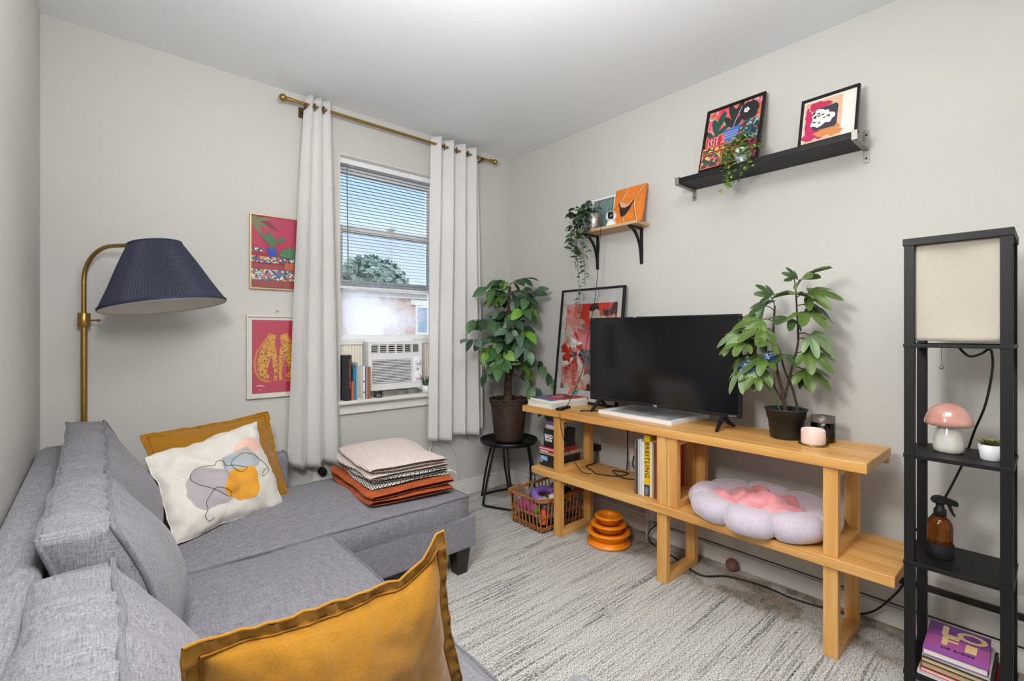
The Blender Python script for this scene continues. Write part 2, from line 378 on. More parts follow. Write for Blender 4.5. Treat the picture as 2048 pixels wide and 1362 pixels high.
def thing(name, label, cat, loc=(0, 0, 0), rotz=0.0, group=None):
    o = bpy.data.objects.new(name, None); COL.objects.link(o); o.empty_display_size = .05
    o.location = loc; o.rotation_euler = (0, 0, rotz); o['label'] = label; o['category'] = cat
    if group: o['group'] = group
    return o
def tag(o, label, cat, group=None):
    o['label'] = label; o['category'] = cat
    if group: o['group'] = group
    return o
def struct(o): o['kind'] = 'structure'; return o
def frame3(loc, x, y):     # local frame: u along x, v along y, w = normal
    x = Vector(x).normalized(); y = Vector(y); y = (y - x * y.dot(x)).normalized(); z = x.cross(y)
    return Matrix(((x.x, y.x, z.x, loc[0]), (x.y, y.y, z.y, loc[1]), (x.z, y.z, z.z, loc[2]), (0, 0, 0, 1)))
def crv(pts, n=6):         # smooth line through points
    P = [Vector(p) for p in pts]; P = [P[0] * 2 - P[1]] + P + [P[-1] * 2 - P[-2]]; out = []
    for i in range(1, len(P) - 2):
        a, b, c, d = P[i-1:i+3]
        for k in range(n):
            t = k / n; out.append(.5 * ((2*b) + (c-a)*t + (2*a-5*b+4*c-d)*t*t + (3*b-a-3*c+d)*t**3))
    out.append(P[-2]); return out
def ell(cx, cy, rx, ry, n=18, rot=0.0):
    return [(cx + rx*math.cos(2*PI*i/n)*math.cos(rot) - ry*math.sin(2*PI*i/n)*math.sin(rot), cy + rx*math.cos(2*PI*i/n)*math.sin(rot) + ry*math.sin(2*PI*i/n)*math.cos(rot)) for i in range(n)]
def rect(x0, y0, x1, y1): return [(x0, y0), (x1, y0), (x1, y1), (x0, y1)]
def blob(cx, cy, rx, ry, seed, n=26, amp=.15):
    rr = random.Random(seed); ph = [rr.random() * 6.28 for _ in range(4)]
    return [(cx + rx*math.cos(a)*(1+amp*(math.sin(3*a+ph[0])+.6*math.sin(7*a+ph[1])+.4*math.sin(11*a+ph[2]))), cy + ry*math.sin(a)*(1+amp*(math.sin(3*a+ph[0])+.6*math.sin(7*a+ph[1])+.4*math.sin(11*a+ph[2])))) for a in [2*PI*i/n for i in range(n)]]
def print_obj(name, shapes, M, parent, local=False, w0=0.0, dw=.00025):
    """flat print: shapes = [(outline, material)] stacked"""
    b = MB(); mats = []
    for i, (o, m) in enumerate(shapes):
        if m not in mats: mats.append(m)
        b.flat(o, M, w0 + dw * i, mats.index(m))
    return b.build(name, mats, parent, local)
def text(name, s, size, M, m, parent, depth=.0004, local=False, align='CENTER', sx=1.0, bold=0.0, spacing=1.0):
    cu = bpy.data.curves.new('t', 'FONT'); cu.body = s; cu.size = size; cu.extrude = depth; cu.align_x = align; cu.align_y = 'CENTER'; cu.offset = bold; cu.space_character = spacing; cu.resolution_u = 3
    t = bpy.data.objects.new('t', cu); COL.objects.link(t)
    dg = bpy.context.evaluated_depsgraph_get(); me = bpy.data.meshes.new_from_object(t.evaluated_get(dg))
    bpy.data.objects.remove(t); bpy.data.curves.remove(cu)
    me.transform(M @ Matrix.Diagonal((sx, 1, 1, 1))); me.name = name; me.materials.clear(); me.materials.append(m)
    o = bpy.data.objects.new(name, me); COL.objects.link(o)
    if parent is not None: attach(o, parent, local)
    return o

# ================================================================== SETTING
XL, XR, YB, YF, ZC = -.192, 2.60, 3.00, -2.60, 2.683
WX0, WX1, WZ0, WZ1 = 1.165, 1.955, .81, 2.395
b = MB(); b.box(XL - .2, XR + .2, YF - .2, YB + .25, -.12, 0); struct(b.build('floor', carpet()))
b = MB(); b.box(XL - .2, XR + .2, YF - .2, YB + .25, ZC, ZC + .15); struct(b.build('ceiling', M_ceil))
b = MB(); b.box(XL - .2, XL, YF - .2, YB + .25, 0, ZC); struct(b.build('wall_left', M_wall))
b = MB(); b.box(XR, XR + .2, YF - .2, YB + .25, 0, ZC); struct(b.build('wall_right', M_wall))
b = MB(); b.box(XL, XR, YF - .2, YF, 0, ZC); struct(b.build('wall_front', M_wall))
b = MB(); D = YB + .25
b.box(XL, WX0, YB, D, 0, ZC); b.box(WX1, XR, YB, D, 0, ZC); b.box(WX0, WX1, YB, D, WZ1, ZC); b.box(WX0, WX1, YB, D, 0, WZ0)
struct(b.build('wall_back', M_wall))
def base(name, pts, h=.115):
    b = MB(); b.box(*pts, 0, h - .02); x0, x1, y0, y1 = pts
    if x1 - x0 > y1 - y0: b.box(x0, x1, y0 + .006, y1, h - .02, h)
    else: b.box(x0 + .006, x1, y0, y1, h - .02, h)
    return struct(b.build(name, M_trim, bevel=.003))
base('baseboard_back', (XL, XR, YB - .016, YB))
base('baseboard_right', (XR - .016, XR, 1.64, YB - .016))

# ---- window
win = bpy.data.objects.new('window_1', None); COL.objects.link(win); win.location = (1.56, 3.1, .81); struct(win)
b = MB(); YW = 3.10                                          # jambs and head of the vinyl frame
for x0, x1 in ((WX0, WX0 + .028), (WX1 - .028, WX1)): b.box(x0, x1, YW, YW + .09, WZ0, WZ1)
b.box(WX0, WX1, YW, YW + .09, WZ1 - .03, WZ1); b.box(WX0, WX1, YW + .02, YW + .09, WZ0, WZ0 + .03)
b.build('window_frame', M_vinyl, win, bevel=.003)
b = MB(); b.box(WX0 + .001, WX1 - .001, YB + .002, YW + .01, WZ1 - .004, WZ1); b.box(WX0, WX0 + .004, YB + .002, YW + .01, WZ0, WZ1 - .004); b.box(WX1 - .004, WX1, YB + .002, YW + .01, WZ0, WZ1 - .004)
b.build('return_lining', mat('lining_white', '#eceae6', rough=.5, var=.02), win)
def sash(z0, z1, y, nm, fog):
    b = MB(); x0, x1 = WX0 + .028, WX1 - .028
    b.box(x0, x0 + .034, y, y + .035, z0, z1); b.box(x1 - .034, x1, y, y + .035, z0, z1)
    b.box(x0, x1, y - .004, y + .035, z0, z0 + .045); b.box(x0, x1, y - .004, y + .035, z1 - .042, z1)
    o = b.build(nm, M_vinyl, win, bevel=.003)
    g = MB(); g.box(x0 + .034, x1 - .034, y + .014, y + .018, z0 + .045, z1 - .042)
    g.build('pane', pane_glass('window_glass_fogged' if fog else 'window_glass', '#f4f8fa', 1.45, fog), o)
    return o
sash(1.56, 2.365, YW + .045, 'upper_sash', False)
lo = sash(1.190, 1.965, YW + .008, 'lower_sash', True)
b = MB(); b.box(1.535, 1.59, YW - .012, YW + .01, 1.965, 1.978); b.box(1.553, 1.60, YW - .016, YW - .006, 1.976, 1.984); b.build('sash_lock', M_vinyl, lo)
b = MB(); b.box(WX0 - .035, WX1 + .035, YB - .062, YB + .10, .792, .818); b.build('window_sill', M_trim, win, bevel=.008)
b = MB(); b.box(WX0 - .02, WX1 + .02, YB - .018, YB + .001, .735, .792); b.box(WX0 - .02, WX1 + .02, YB - .026, YB - .016, .775, .792); b.box(WX0 - .02, WX1 + .02, YB - .024, YB - .016, .728, .742)
b.build('apron', M_trim, win, bevel=.003)

# ---- venetian blind
bl = thing('venetian_blind', 'white horizontal slat blind half lowered inside the window', 'blind', (1.56, 3.065, 1.54))
b = MB(); b.box(WX0 + .006, WX1 - .006, 3.045, 3.085, 2.352, 2.388); b.build('headrail', M_white, bl, bevel=.002)
M_slat = mat('backlit_slat', '#a6abb2', rough=.45, var=.04)  # white vinyl slats; their backlit grey is put into the colour
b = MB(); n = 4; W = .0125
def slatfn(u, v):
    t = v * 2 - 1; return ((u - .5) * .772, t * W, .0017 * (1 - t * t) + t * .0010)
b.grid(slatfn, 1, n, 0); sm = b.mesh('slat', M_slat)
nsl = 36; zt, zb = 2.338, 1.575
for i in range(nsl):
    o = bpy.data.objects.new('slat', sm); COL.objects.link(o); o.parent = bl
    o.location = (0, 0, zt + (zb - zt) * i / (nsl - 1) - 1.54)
b = MB(); b.box(WX0 + .008, WX1 - .008, 3.053, 3.078, 1.538, 1.556); b.build('bottom_rail', M_white, bl, bevel=.004)
for x in (1.27, 1.56, 1.85):
    b = MB()
    for dy in (-.012, .012): b.tube([(x, 3.065 + dy, 2.35), (x, 3.065 + dy, 1.55)], .0008, 5)
    b.build('ladder_cord', M_white, bl)
b = MB(); b.tube([(1.225, 3.035, 2.35), (1.232, 3.03, 1.62)], .0035, 6); b.build('tilt_wand', mat('wand_grey', '#7c7f86', rough=.3), bl)
b = MB()
for dx in (0, .006): b.tube([(1.90 + dx, 3.034, 2.35), (1.902 + dx, 3.03, 1.42)], .0011, 5)
b.build('lift_cord', M_white, bl)

# ---- outside: brick row house across the street, tree, street
M_brick = bpy.data.materials.new('far_brick'); M_brick.use_nodes = True
nt = M_brick.node_tree; tc = nd(nt, 'ShaderNodeTexCoord'); mp = nd(nt, 'ShaderNodeMapping'); mp.inputs['Rotation'].default_value = (R(90), 0, 0)
br = nd(nt, 'ShaderNodeTexBrick', i_Scale=3.2); br.inputs[1].default_value = lin('#b9785f'); br.inputs[2].default_value = lin('#c88d72'); br.inputs[3].default_value = lin('#d8c4b6')
nt.links.new(tc.outputs['Object'], mp.inputs[0]); nt.links.new(mp.outputs[0], br.inputs[0]); nt.links.new(br.outputs[0], nt.nodes['Principled BSDF'].inputs['Base Color'])
h = thing('row_house', 'brick row house with a white window across the street beyond the glass', 'building', (12, 20, -4))
b = MB(); b.box(2, 24, 20, 26, -4, 3.05); b.build('wall', M_brick, h)
b = MB(); b.box(1.9, 24.1, 19.6, 26.1, 3.05, 3.30); b.box(1.9, 24.1, 19.8, 20, 2.85, 3.05); b.build('cornice', mat('far_white', '#e8e4dc', rough=.6), h)
for x0 in (5.2, 8.3, 11.35, 14.4, 17.5):
    f = MB(); f.box(x0, x0 + .95, 19.92, 20.02, 1.15, 2.55); f.box(x0 - .25, x0 + 1.2, 19.9, 20.0, 2.55, 2.85); wf = f.build('window', mat('far_white', '#e8e4dc'), h)
    g = MB(); g.box(x0 + .12, x0 + .83, 19.9, 19.93, 1.27, 2.43); g.build('pane', mat('far_pane', '#9fb0c2', rough=.15, var=.15), wf)
b = MB(); b.box(-60, 80, 3.6, 90, -4.2, -4); struct(b.build('street', mat('asphalt', '#8a8a88', rough=.9)))
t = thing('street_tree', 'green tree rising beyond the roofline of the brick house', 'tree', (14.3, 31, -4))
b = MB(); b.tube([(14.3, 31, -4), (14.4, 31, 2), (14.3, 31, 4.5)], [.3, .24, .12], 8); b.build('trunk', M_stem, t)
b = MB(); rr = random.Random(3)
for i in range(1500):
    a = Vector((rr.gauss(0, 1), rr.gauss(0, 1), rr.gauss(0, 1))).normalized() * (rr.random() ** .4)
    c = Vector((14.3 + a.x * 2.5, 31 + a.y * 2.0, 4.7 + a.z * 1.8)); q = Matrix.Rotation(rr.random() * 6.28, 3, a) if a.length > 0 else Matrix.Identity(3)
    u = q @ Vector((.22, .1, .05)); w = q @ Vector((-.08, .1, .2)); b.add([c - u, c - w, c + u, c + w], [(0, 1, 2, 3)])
o = b.build('foliage', mat('hazy_foliage', '#c6d4c2', rough=.7, var=.35, vs=.9), t); o['kind'] = 'stuff'  # bright haze over the distant tree is mixed into this pale green

# ---- baseboard heater
ht = thing('baseboard_heater', 'white electric baseboard heater with a dark slot along the wall under the benches', 'heater', (2.57, -.2, 0))
prof = [(2.60, .268), (2.535, .262), (2.530, .232), (2.545, .222), (2.60, .222)]
Mh = lambda y0, y1, pr: (lambda b: b.add([(x, y0, z) for x, z in pr] + [(x, y1, z) for x, z in pr], [tuple(range(len(pr))), tuple(range(2*len(pr)-1, len(pr)-1, -1))] + [(i, len(pr)+i, len(pr)+(i+1)%len(pr), (i+1)%len(pr)) for i in range(len(pr))]))(MB())
M_heat = mat('heater_enamel', '#cfccc7', rough=.45, var=.12, vs=9, col2='#b9b4ac')
Mh(-1.9, 1.63, prof).build('top_cover', M_heat, ht, fixn=True)
b = MB(); b.box(2.528, 2.545, -1.9, 1.63, .108, .198); b.build('front_panel', M_heat, ht, bevel=.004)
b = MB(); b.box(2.555, 2.599, -1.9, 1.62, .09, .225); b.build('core', mat('heater_dark', '#4c463f', rough=.7, var=.25), ht)
b = MB(); b.box(2.515, 2.60, 1.63, 1.64, .0, .27); b.build('end_cap', M_heat, ht)
b = MB(); b.box(2.548, 2.60, -1.9, 1.63, 0, .082); b.box(2.556, 2.60, -1.9, 1.63, .082, .094); b.build('toe_board', M_trim, ht, bevel=.003)

# ---- wall outlets
def outlet(label, loc, nx):
    o = thing('wall_outlet', label, 'outlet', loc); M = frame3(loc, (0, 1, 0) if nx else (1, 0, 0), (0, 0, 1))
    s = -1 if nx else 1
    if nx: M = frame3(loc, (0, -1, 0), (0, 0, 1))
    b = MB(); b.prism(rect(-.037, -.06, .037, .06), M, 0, .006); b.build('plate', M_white, o, bevel=.002)
    b = MB()
    for v in (-.024, .024): b.prism(rect(-.016, v - .016, .016, v + .016), M, .006, .009)
    b.build('socket', M_vinyl, o, bevel=.002)
    return o
outlet('white outlet plate behind the black adapter under the bench top', (XR, 2.09, .49), True)
outlet('white outlet plate beside the leaning records', (XR, 1.80, .47), True)
o = thing('wall_outlet', 'white outlet with a round black plug low on the wall behind the chaise', 'outlet', (1.035, YB, .40))
b = MB(); b.box(1.0, 1.075, YB - .006, YB, .335, .455); b.build('plate', M_white, o, bevel=.002)
b = MB(); b.lathe([(.0, .03), (.02, .03), (.024, .026), (.026, 0)], (1.05, YB - .006, .39), 20, 0, Matrix.Rotation(R(90), 3, 'X')); b.build('plug', M_black, o)

# ================================================================== SOFA
sofa = thing('sectional_sofa', 'grey linen sectional sofa with chaise against the window wall', 'sofa', (.5, 1.6, 0))
def puff(M, half, bul, n=14, wr=0.0, ws=6.0, shape=None, seed=0, taper=None):
    """upholstered block: six bulged faces, edges kept; returns MB"""
    b = MB(); off = Vector((seed * 3.1, seed * 1.7, 0))
    def P(p):
        q = Vector((p[0] * half[0], p[1] * half[1], p[2] * half[2]))
        bx = (1 - p[1]**2) * (1 - p[2]**2); by = (1 - p[0]**2) * (1 - p[2]**2); bz = (1 - p[0]**2) * (1 - p[1]**2)
        q.x += (bul[0] if p[0] > 0 else -bul[1]) * bx * (abs(p[0]) >= 1); q.y += (bul[2] if p[1] > 0 else -bul[3]) * by * (abs(p[1]) >= 1); q.z += (bul[4] if p[2] > 0 else -bul[5]) * bz * (abs(p[2]) >= 1)
        if taper: q = taper(q, p)
        w = M @ q
        if wr:
            nv = noise.noise_vector(w * ws + off); w = w + nv * wr
        return w
    for ax in range(3):
        for s in (-1, 1):
            def fn(u, v):
                p = [0, 0, 0]; p[ax] = s; p[(ax + 1) % 3] = 2*u - 1; p[(ax + 2) % 3] = 2*v - 1; return P(p)
            b.grid(fn, n, n, 0, flip=(s < 0))
    return b, P
def ring(P, ax, s, n=12, inset=1.0):
    """closed loop of points round face ax/s"""
    pts = []
    for k in range(4):
        for i in range(n):
            t = 2 * i / n - 1; c = [(t, -1), (1, t), (-t, 1), (-1, -t)][k]
            p = [0, 0, 0]; p[ax] = s; p[(ax + 1) % 3] = c[0] * inset; p[(ax + 2) % 3] = c[1] * inset; pts.append(P(p))
    return pts
def piping(P, ax, s, parent, r=.0045, m=None):
    pts = ring(P, ax, s); b = MB(); b.tube(pts + pts[:1], r, 7, cap=False); return b.build('piping', m or M_sofadk, parent)
T = Matrix.Translation
b = MB(); b.box(-.17, 1.50, 2.00, 2.86, .13, .298); b.build('chaise_base', M_sofa, sofa, bevel=.012)
b = MB(); b.box(-.17, .715, .50, 1.998, .13, .27); b.build('seat_base', M_sofa, sofa, bevel=.012)
def prof_frame(x0, x1, z0, z1, n=8, r=.04):
    o = [(x0, z0), (x1, z0)]
    for i in range(n + 1): a = i / n * PI / 2; o.append((x1 - r + r * math.cos(a), z1 - r + r * math.sin(a)))
    for i in range(n + 1): a = PI / 2 + i / n * PI / 2; o.append((x0 + r + r * math.cos(a), z1 - r + r * math.sin(a)))
    return o
b = MB(); b.prism(prof_frame(-.186, -.085, .13, .775, r=.035), frame3((0, 0, 0), (1, 0, 0), (0, 0, 1)), -2.76, -.50); b.build('back_frame', M_sofa, sofa, fixn=True, bevel=.006)
b = MB(); b.prism(prof_frame(2.755, 2.885, .13, .588, r=.035), frame3((0, 0, 0), (0, 1, 0), (0, 0, 1)), -.186, .785); a1 = b.build('arm', M_sofa, sofa, fixn=True, bevel=.01)
pr = prof_frame(2.755, 2.885, .14, .588, r=.035); b = MB(); b.tube([(.785, y, z) for y, z in pr[1:]] , .004, 6); b.build('piping', M_sofadk, a1)
b = MB(); b.prism(prof_frame(.50, .63, .13, .588, r=.035), frame3((0, 0, 0), (0, 1, 0), (0, 0, 1)), -.186, .715); b.build('arm', M_sofa, sofa, fixn=True, bevel=.01)
for x, y in ((1.425, 2.05), (1.425, 2.81), (-.12, 2.81), (-.12, .55), (.66, .55), (.66, 1.93)):
    b = MB(); k = .042; j = .030
    b.add([(x-k,y-k,.13),(x+k,y-k,.13),(x+k,y+k,.13),(x-k,y+k,.13),(x-j,y-j,0),(x+j,y-j,0),(x+j,y+j,0),(x-j,y+j,0)], [(0,1,2,3),(7,6,5,4),(0,4,5,1),(1,5,6,2),(2,6,7,3),(3,7,4,0)])
    b.build('leg', M_darkwood, sofa, fixn=True, bevel=.003)
# seat cushions
def cushion(name, x0, x1, y0, y1, z0, z1, crown, seed, wr=.004):
    b, P = puff(T(((x0+x1)/2, (y0+y1)/2, (z0+z1)/2)), ((x1-x0)/2, (y1-y0)/2, (z1-z0)/2), (.012, .012, .012, .012, crown, 0), 22, wr, 5.0, seed=seed)
    o = b.build(name, M_sofa, sofa, weld=True); piping(P, 2, 1, o); piping(P, 2, -1, o); return o
cushion('chaise_cushion', .02, 1.455, 2.005, 2.752, .288, .402, .042, 1, .006)
cushion('seat_cushion', .02, .735, .64, 1.992, .262, .402, .036, 2, .006)
# back cushions lean on the frame
def backcush(y0, y1, zt0, zt1, seed, lean=.0):
    H = .40
    def taper(q, p):
        t = (p[2] + 1) / 2; v = (p[1] + 1) / 2
        top = zt0 + (zt1 - zt0) * v
        z = .415 + (top - .415) * (q.z + H / 2) / H
        wdt = 1 - .34 * t
        x = .055 + lean + (q.x) * wdt - .075 * t * t - .012 * t
        return Vector((x, q.y, z))
    yc = (y0 + y1) / 2
    b, P = puff(T((0, yc, 0)), (.088, (y1 - y0) / 2, H / 2), (.098, .02, .014, .014, .020, 0), 30, .012, 6.0, seed=seed, taper=taper)
    # crosswise puckers along the top boxing strip
    for i, v in enumerate(b.v):
        top = zt0 + (zt1 - zt0) * (v[1] - y0) / (y1 - y0)
        if v[2] > top - .05:
            k = math.sin(v[1] * 62 + seed + 1.6 * math.sin(v[1] * 23) + v[0] * 8) * .0055; b.v[i] = (v[0], v[1], v[2] + k)
    o = b.build('back_cushion', M_sofa, sofa, weld=True)
    def ridge(p):
        q = P(p); return q + Vector((0, 0, .001))
    piping(ridge, 0, 1, o, .0062); piping(ridge, 0, -1, o, .0062); return o
backcush(2.035, 2.735, .795, .862, 3)
backcush(1.36, 2.025, .828, .805, 4)
backcush(.70, 1.345, .80, .757, 5)

# ================================================================== PILLOWS
def bil(c, u, v):
    TL, TR, BR, BL = c; return (TL * (1 - u) + TR * u) * (1 - v) + (BL * (1 - u) + BR * u) * v
def pillow(name, label, corners, thick, mats, flange=0.0, ear=0.0, seed=0, wr=.012, pinch=.045, n=40, group=None, loc=None):
    c = [Vector(p) for p in corners]; TL, TR, BR, BL = c; ctr = (TL + TR + BR + BL) / 4
    nrm = ((TR - BL).cross(TL - BR)).normalized(); off = Vector((seed * 5.3, seed, seed * 2.2))
    t = thing(name, label, 'cushion', tuple((BL + BR) / 2))
    ux = (TR - TL).length; uy = (TL - BL).length
    def surf(side):
        def fn(u, v):
            f = flange / ux; a = (u * (1 + 2 * f) - f) * 2 - 1; bb = (v * (1 + 2 * f) - f) * 2 - 1
            A = max(-1, min(1, a)); B = max(-1, min(1, bb))
            hgt = (max(0, 1 - A**2) ** .55) * (max(0, 1 - B**2) ** .55)
            uu = (a + 1) / 2; vv = (bb + 1) / 2
            bowx = pinch * (1 - B * B) * a * (1 if abs(a) > .0 else 0); bowy = pinch * (1 - A * A) * bb
            if ear: vv += ear * max(0, 1 - vv) ** 2 * (min(1, max(0, uu) / .8) ** 1.3 if uu < .8 else max(0, 1 - ((uu - .8) / .21) ** 2))
            p = bil(c, uu - bowx * .5, vv - bowy * .5)
            p = p + nrm * (side * thick * .5 * hgt)
            w = noise.noise_vector(p * 9 + off) * wr * (.35 + .65 * hgt) + noise.noise_vector(p * 24 + off) * wr * .28
            # radial puckers near the corners and edges
            e = max(abs(A), abs(B)); rad = math.sin(math.atan2(B, A) * 26 + seed) * .0022 * max(0, e - .55) * 2
            ru = math.sin((A if abs(B) > abs(A) else B) * 42 + seed * 2) * .003 * (1 if max(abs(a), abs(bb)) > 1.001 else 0)
            return p + w + nrm * (rad * side + ru + side * .0012)
        return fn
    b = MB(); b.grid(surf(1), n, n, 0, uvmap=True); o = b.build('cover_front', mats, t); o.name = 'front_panel'
    b = MB(); b.grid(surf(-1), n, n, 0, flip=True); b.build('back_panel', mats[0] if isinstance(mats, list) else mats, t)
    f = surf(1); g = surf(-1); pts = []
    for k in range(4):
        for i in range(24):
            s = i / 24; u, v = [(s, 0), (1, s), (1 - s, 1), (0, 1 - s)][k]; pts.append((f(u, v) + g(u, v)) / 2)
    b = MB(); b.tube(pts + pts[:1], .0028, 6, cap=False); b.build('hem', mats[0] if isinstance(mats, list) else mats, t)
    if flange:
        pts = []
        q = flange / ux / (1 + 2 * flange / ux)
        for k in range(4):
            for i in range(24):
                s = q + (1 - 2 * q) * i / 24; u, v = [(s, q), (1 - q, s), (1 - s, 1 - q), (q, 1 - s)][k]; pts.append(f(u, v) + nrm * .0032)
        b = MB(); b.tube(pts + pts[:1], .0022, 5, cap=False); b.build('stitched_seam', mat('mustard_seam', '#8a5609', rough=.9), t)
    return t, surf(1), nrm
# abstract print on the pale pillow: printed discs by texture coordinates, line drawn as thread
def pillow_print():
    m = weave('pale_pillow_cotton', '#c6c1b9', '#dbd6ce', scale=1.4, bump=.12, crease=.15); nt = m.node_tree; L = nt.links.new
    p = nt.nodes['Principled BSDF']; src = p.inputs['Base Color'].links[0].from_socket
    uv = nd(nt, 'ShaderNodeUVMap'); uv.uv_map = 'uv'
    nz = nd(nt, 'ShaderNodeTexNoise', i_Scale=5.0, i_Detail=3.0); L(uv.outputs[0], nz.inputs[0])
    for (cx, cy, rx, ry, col, al) in ((.36, .60, .205, .235, '#a39a9e', .95), (.80, .27, .145, .115, '#e3b5a3', .9), (.67, .42, .205, .155, '#9aa3a8', .88), (.60, .66, .195, .20, '#d08f12', .95)):
        v = nd(nt, 'ShaderNodeVectorMath', operation='SUBTRACT'); L(uv.outputs[0], v.inputs[0]); v.inputs[1].default_value = (cx, cy, 0)
        s = nd(nt, 'ShaderNodeVectorMath', operation='MULTIPLY'); L(v.outputs[0], s.inputs[0]); s.inputs[1].default_value = (1 / rx, 1 / ry, 0)
        ln = nd(nt, 'ShaderNodeVectorMath', operation='LENGTH'); L(s.outputs[0], ln.inputs[0])
        wv = nd(nt, 'ShaderNodeMath', operation='MULTIPLY_ADD'); L(nz.outputs[0], wv.inputs[0]); wv.inputs[1].default_value = .35; L(ln.outputs[1], wv.inputs[2])
        mr = nd(nt, 'ShaderNodeMapRange'); L(wv.outputs[0], mr.inputs[0]); mr.inputs[1].default_value = 1.19; mr.inputs[2].default_value = 1.165; mr.inputs[4].default_value = al
        mx = nd(nt, 'ShaderNodeMixRGB'); L(mr.outputs[0], mx.inputs[0]); L(src, mx.inputs[1]); mx.inputs[2].default_value = lin(col); src = mx.outputs[0]
    L(src, p.inputs['Base Color']); return m
M_pale = pillow_print()
pillow('throw_pillow', 'mustard flanged pillow leaning behind the pale printed pillow', [(.165, 2.60, .79), (.655, 2.705, .818), (.715, 2.56, .425), (.24, 2.40, .44)], .13, M_must, flange=.022, seed=1)
tp, fs, nr = pillow('throw_pillow', 'pale pillow printed with grey, rose and mustard circles and a looping line', [(.150, 2.43, .745), (.585, 2.60, .805), (.675, 2.42, .432), (.215, 2.235, .432)], .15, [M_pale], flange=0, seed=2, wr=.030)
def squig(pts, r=.0011):
    P = crv([(u, v, 0) for u, v in pts], 8); b = MB(); b.tube([fs(p.x, p.y) + nr * .0012 for p in P], r, 5); b.build('printed_line', mat('ink_line', '#3a383a', rough=.8), tp)
squig([(.30,.92),(.26,.93),(.24,.86),(.27,.80),(.29,.70),(.36,.62),(.44,.70),(.42,.76),(.38,.70),(.30,.60),(.22,.50),(.24,.40),(.36,.33),(.48,.30),(.58,.38),(.68,.45),(.72,.50),(.68,.52),(.62,.44),(.64,.34),(.74,.32),(.84,.40),(.90,.50),(.91,.62),(.86,.68),(.84,.64),(.90,.58)])
pillow('throw_pillow', 'mustard flanged pillow upright on the seat nearest the camera', [(.108, .785, .800), (.492, .785, .842), (.59, .845, .425), (.06, .845, .425)], .17, M_must, flange=.02, ear=.105, seed=5, n=64, wr=.014, pinch=.07)
# ================================================================== FOLDED BLANKETS ON THE CHAISE
def folded(name, label, mats, x0, x1, y0, y1, z0, layers, lay_t, rot, seed, side_mi=0, crown=.012, uneven=.008, back_in=0.0):
    """a folded throw: stacked layers joined by a rounded fold at the window end and along the near edge"""
    cx, cy = (x0 + x1) / 2, (y0 + y1) / 2
    t = thing(name, label, 'blanket', (cx, cy, z0)); Q = Matrix.Rotation(rot, 3, 'Z'); off = Vector((seed * 4.4, 0, seed))
    for k in range(layers):
        zc = z0 + lay_t * (k + .5); hx, hy = (x1 - x0) / 2 - .006 * (k % 2), (y1 - y0) / 2 - .004 * k
        def fn(u, v, k=k, zc=zc, hx=hx, hy=hy):
            # section across the layer: a flattened loop, swept along y
            a = 2 * PI * u; cs, sn = math.cos(a), math.sin(a); w = v * 2 - 1
            ex = abs(cs) ** .42 * (1 if cs >= 0 else -1); ez = abs(sn) ** .75 * (1 if sn >= 0 else -1)
            endr = (1 - abs(w) ** 10) ** .5; hx *= 1 - .05 * abs(w) ** 10
            x = ex * hx; y = w * hy; z = ez * lay_t * .54 * (.5 + .5 * endr)
            n3 = noise.noise_vector(Vector((x * 5, y * 5, k * 1.3)) + off)
            cr = crown * (1 - (x / hx) ** 2) * (1 - w * w) * (k + 1) / layers
            x += n3.x * uneven * 2.2; y += n3.y * uneven * 2.0
            p = Q @ Vector((x, y, 0)); return Vector((cx + p.x, cy + p.y, max(z0 + .001, zc + z + n3.z * uneven * .7 * (0 if k == 0 and sn < 0 else 1) + cr)))
        b = MB(); b.grid(fn, 48, 26, 0, cu=True); b.build('folded_layer', mats, t, fixn=True)
    return t
def knit():
    m = bpy.data.materials.new('blush_knit'); m.use_nodes = True; nt = m.node_tree; L = nt.links.new; p = nt.nodes['Principled BSDF']
    tc = nd(nt, 'ShaderNodeTexCoord'); mp = nd(nt, 'ShaderNodeMapping'); mp.inputs['Rotation'].default_value = (0, R(12), R(8)); L(tc.outputs['Object'], mp.inputs[0])
    w = nd(nt, 'ShaderNodeTexWave', i_Scale=34.0, i_Distortion=.6, i_Detail=1.0); w.bands_direction = 'X'; L(mp.outputs[0], w.inputs[0])
    w2 = nd(nt, 'ShaderNodeTexWave', i_Scale=42.0, i_Distortion=.4); w2.bands_direction = 'Y'; L(mp.outputs[0], w2.inputs[0])
    mx = nd(nt, 'ShaderNodeMixRGB', blend_type='MULTIPLY'); mx.inputs[0].default_value = .6; L(w.outputs[0], mx.inputs[1]); L(w2.outputs[0], mx.inputs[2])
    rp = nd(nt, 'ShaderNodeValToRGB'); L(mx.outputs[0], rp.inputs[0]); rp.color_ramp.elements[0].color = lin('#c3a79d'); rp.color_ramp.elements[1].color = lin('#efe2dc'); rp.color_ramp.elements[1].position = .45
    L(rp.outputs[0], p.inputs['Base Color']); p.inputs['Roughness'].default_value = .95; p.inputs['Sheen Weight'].default_value = .3
    b = nd(nt, 'ShaderNodeBump', i_Strength=.8, i_Distance=.004); L(mx.outputs[0], b.inputs['Height']); L(b.outputs[0], p.inputs['Normal']); return m
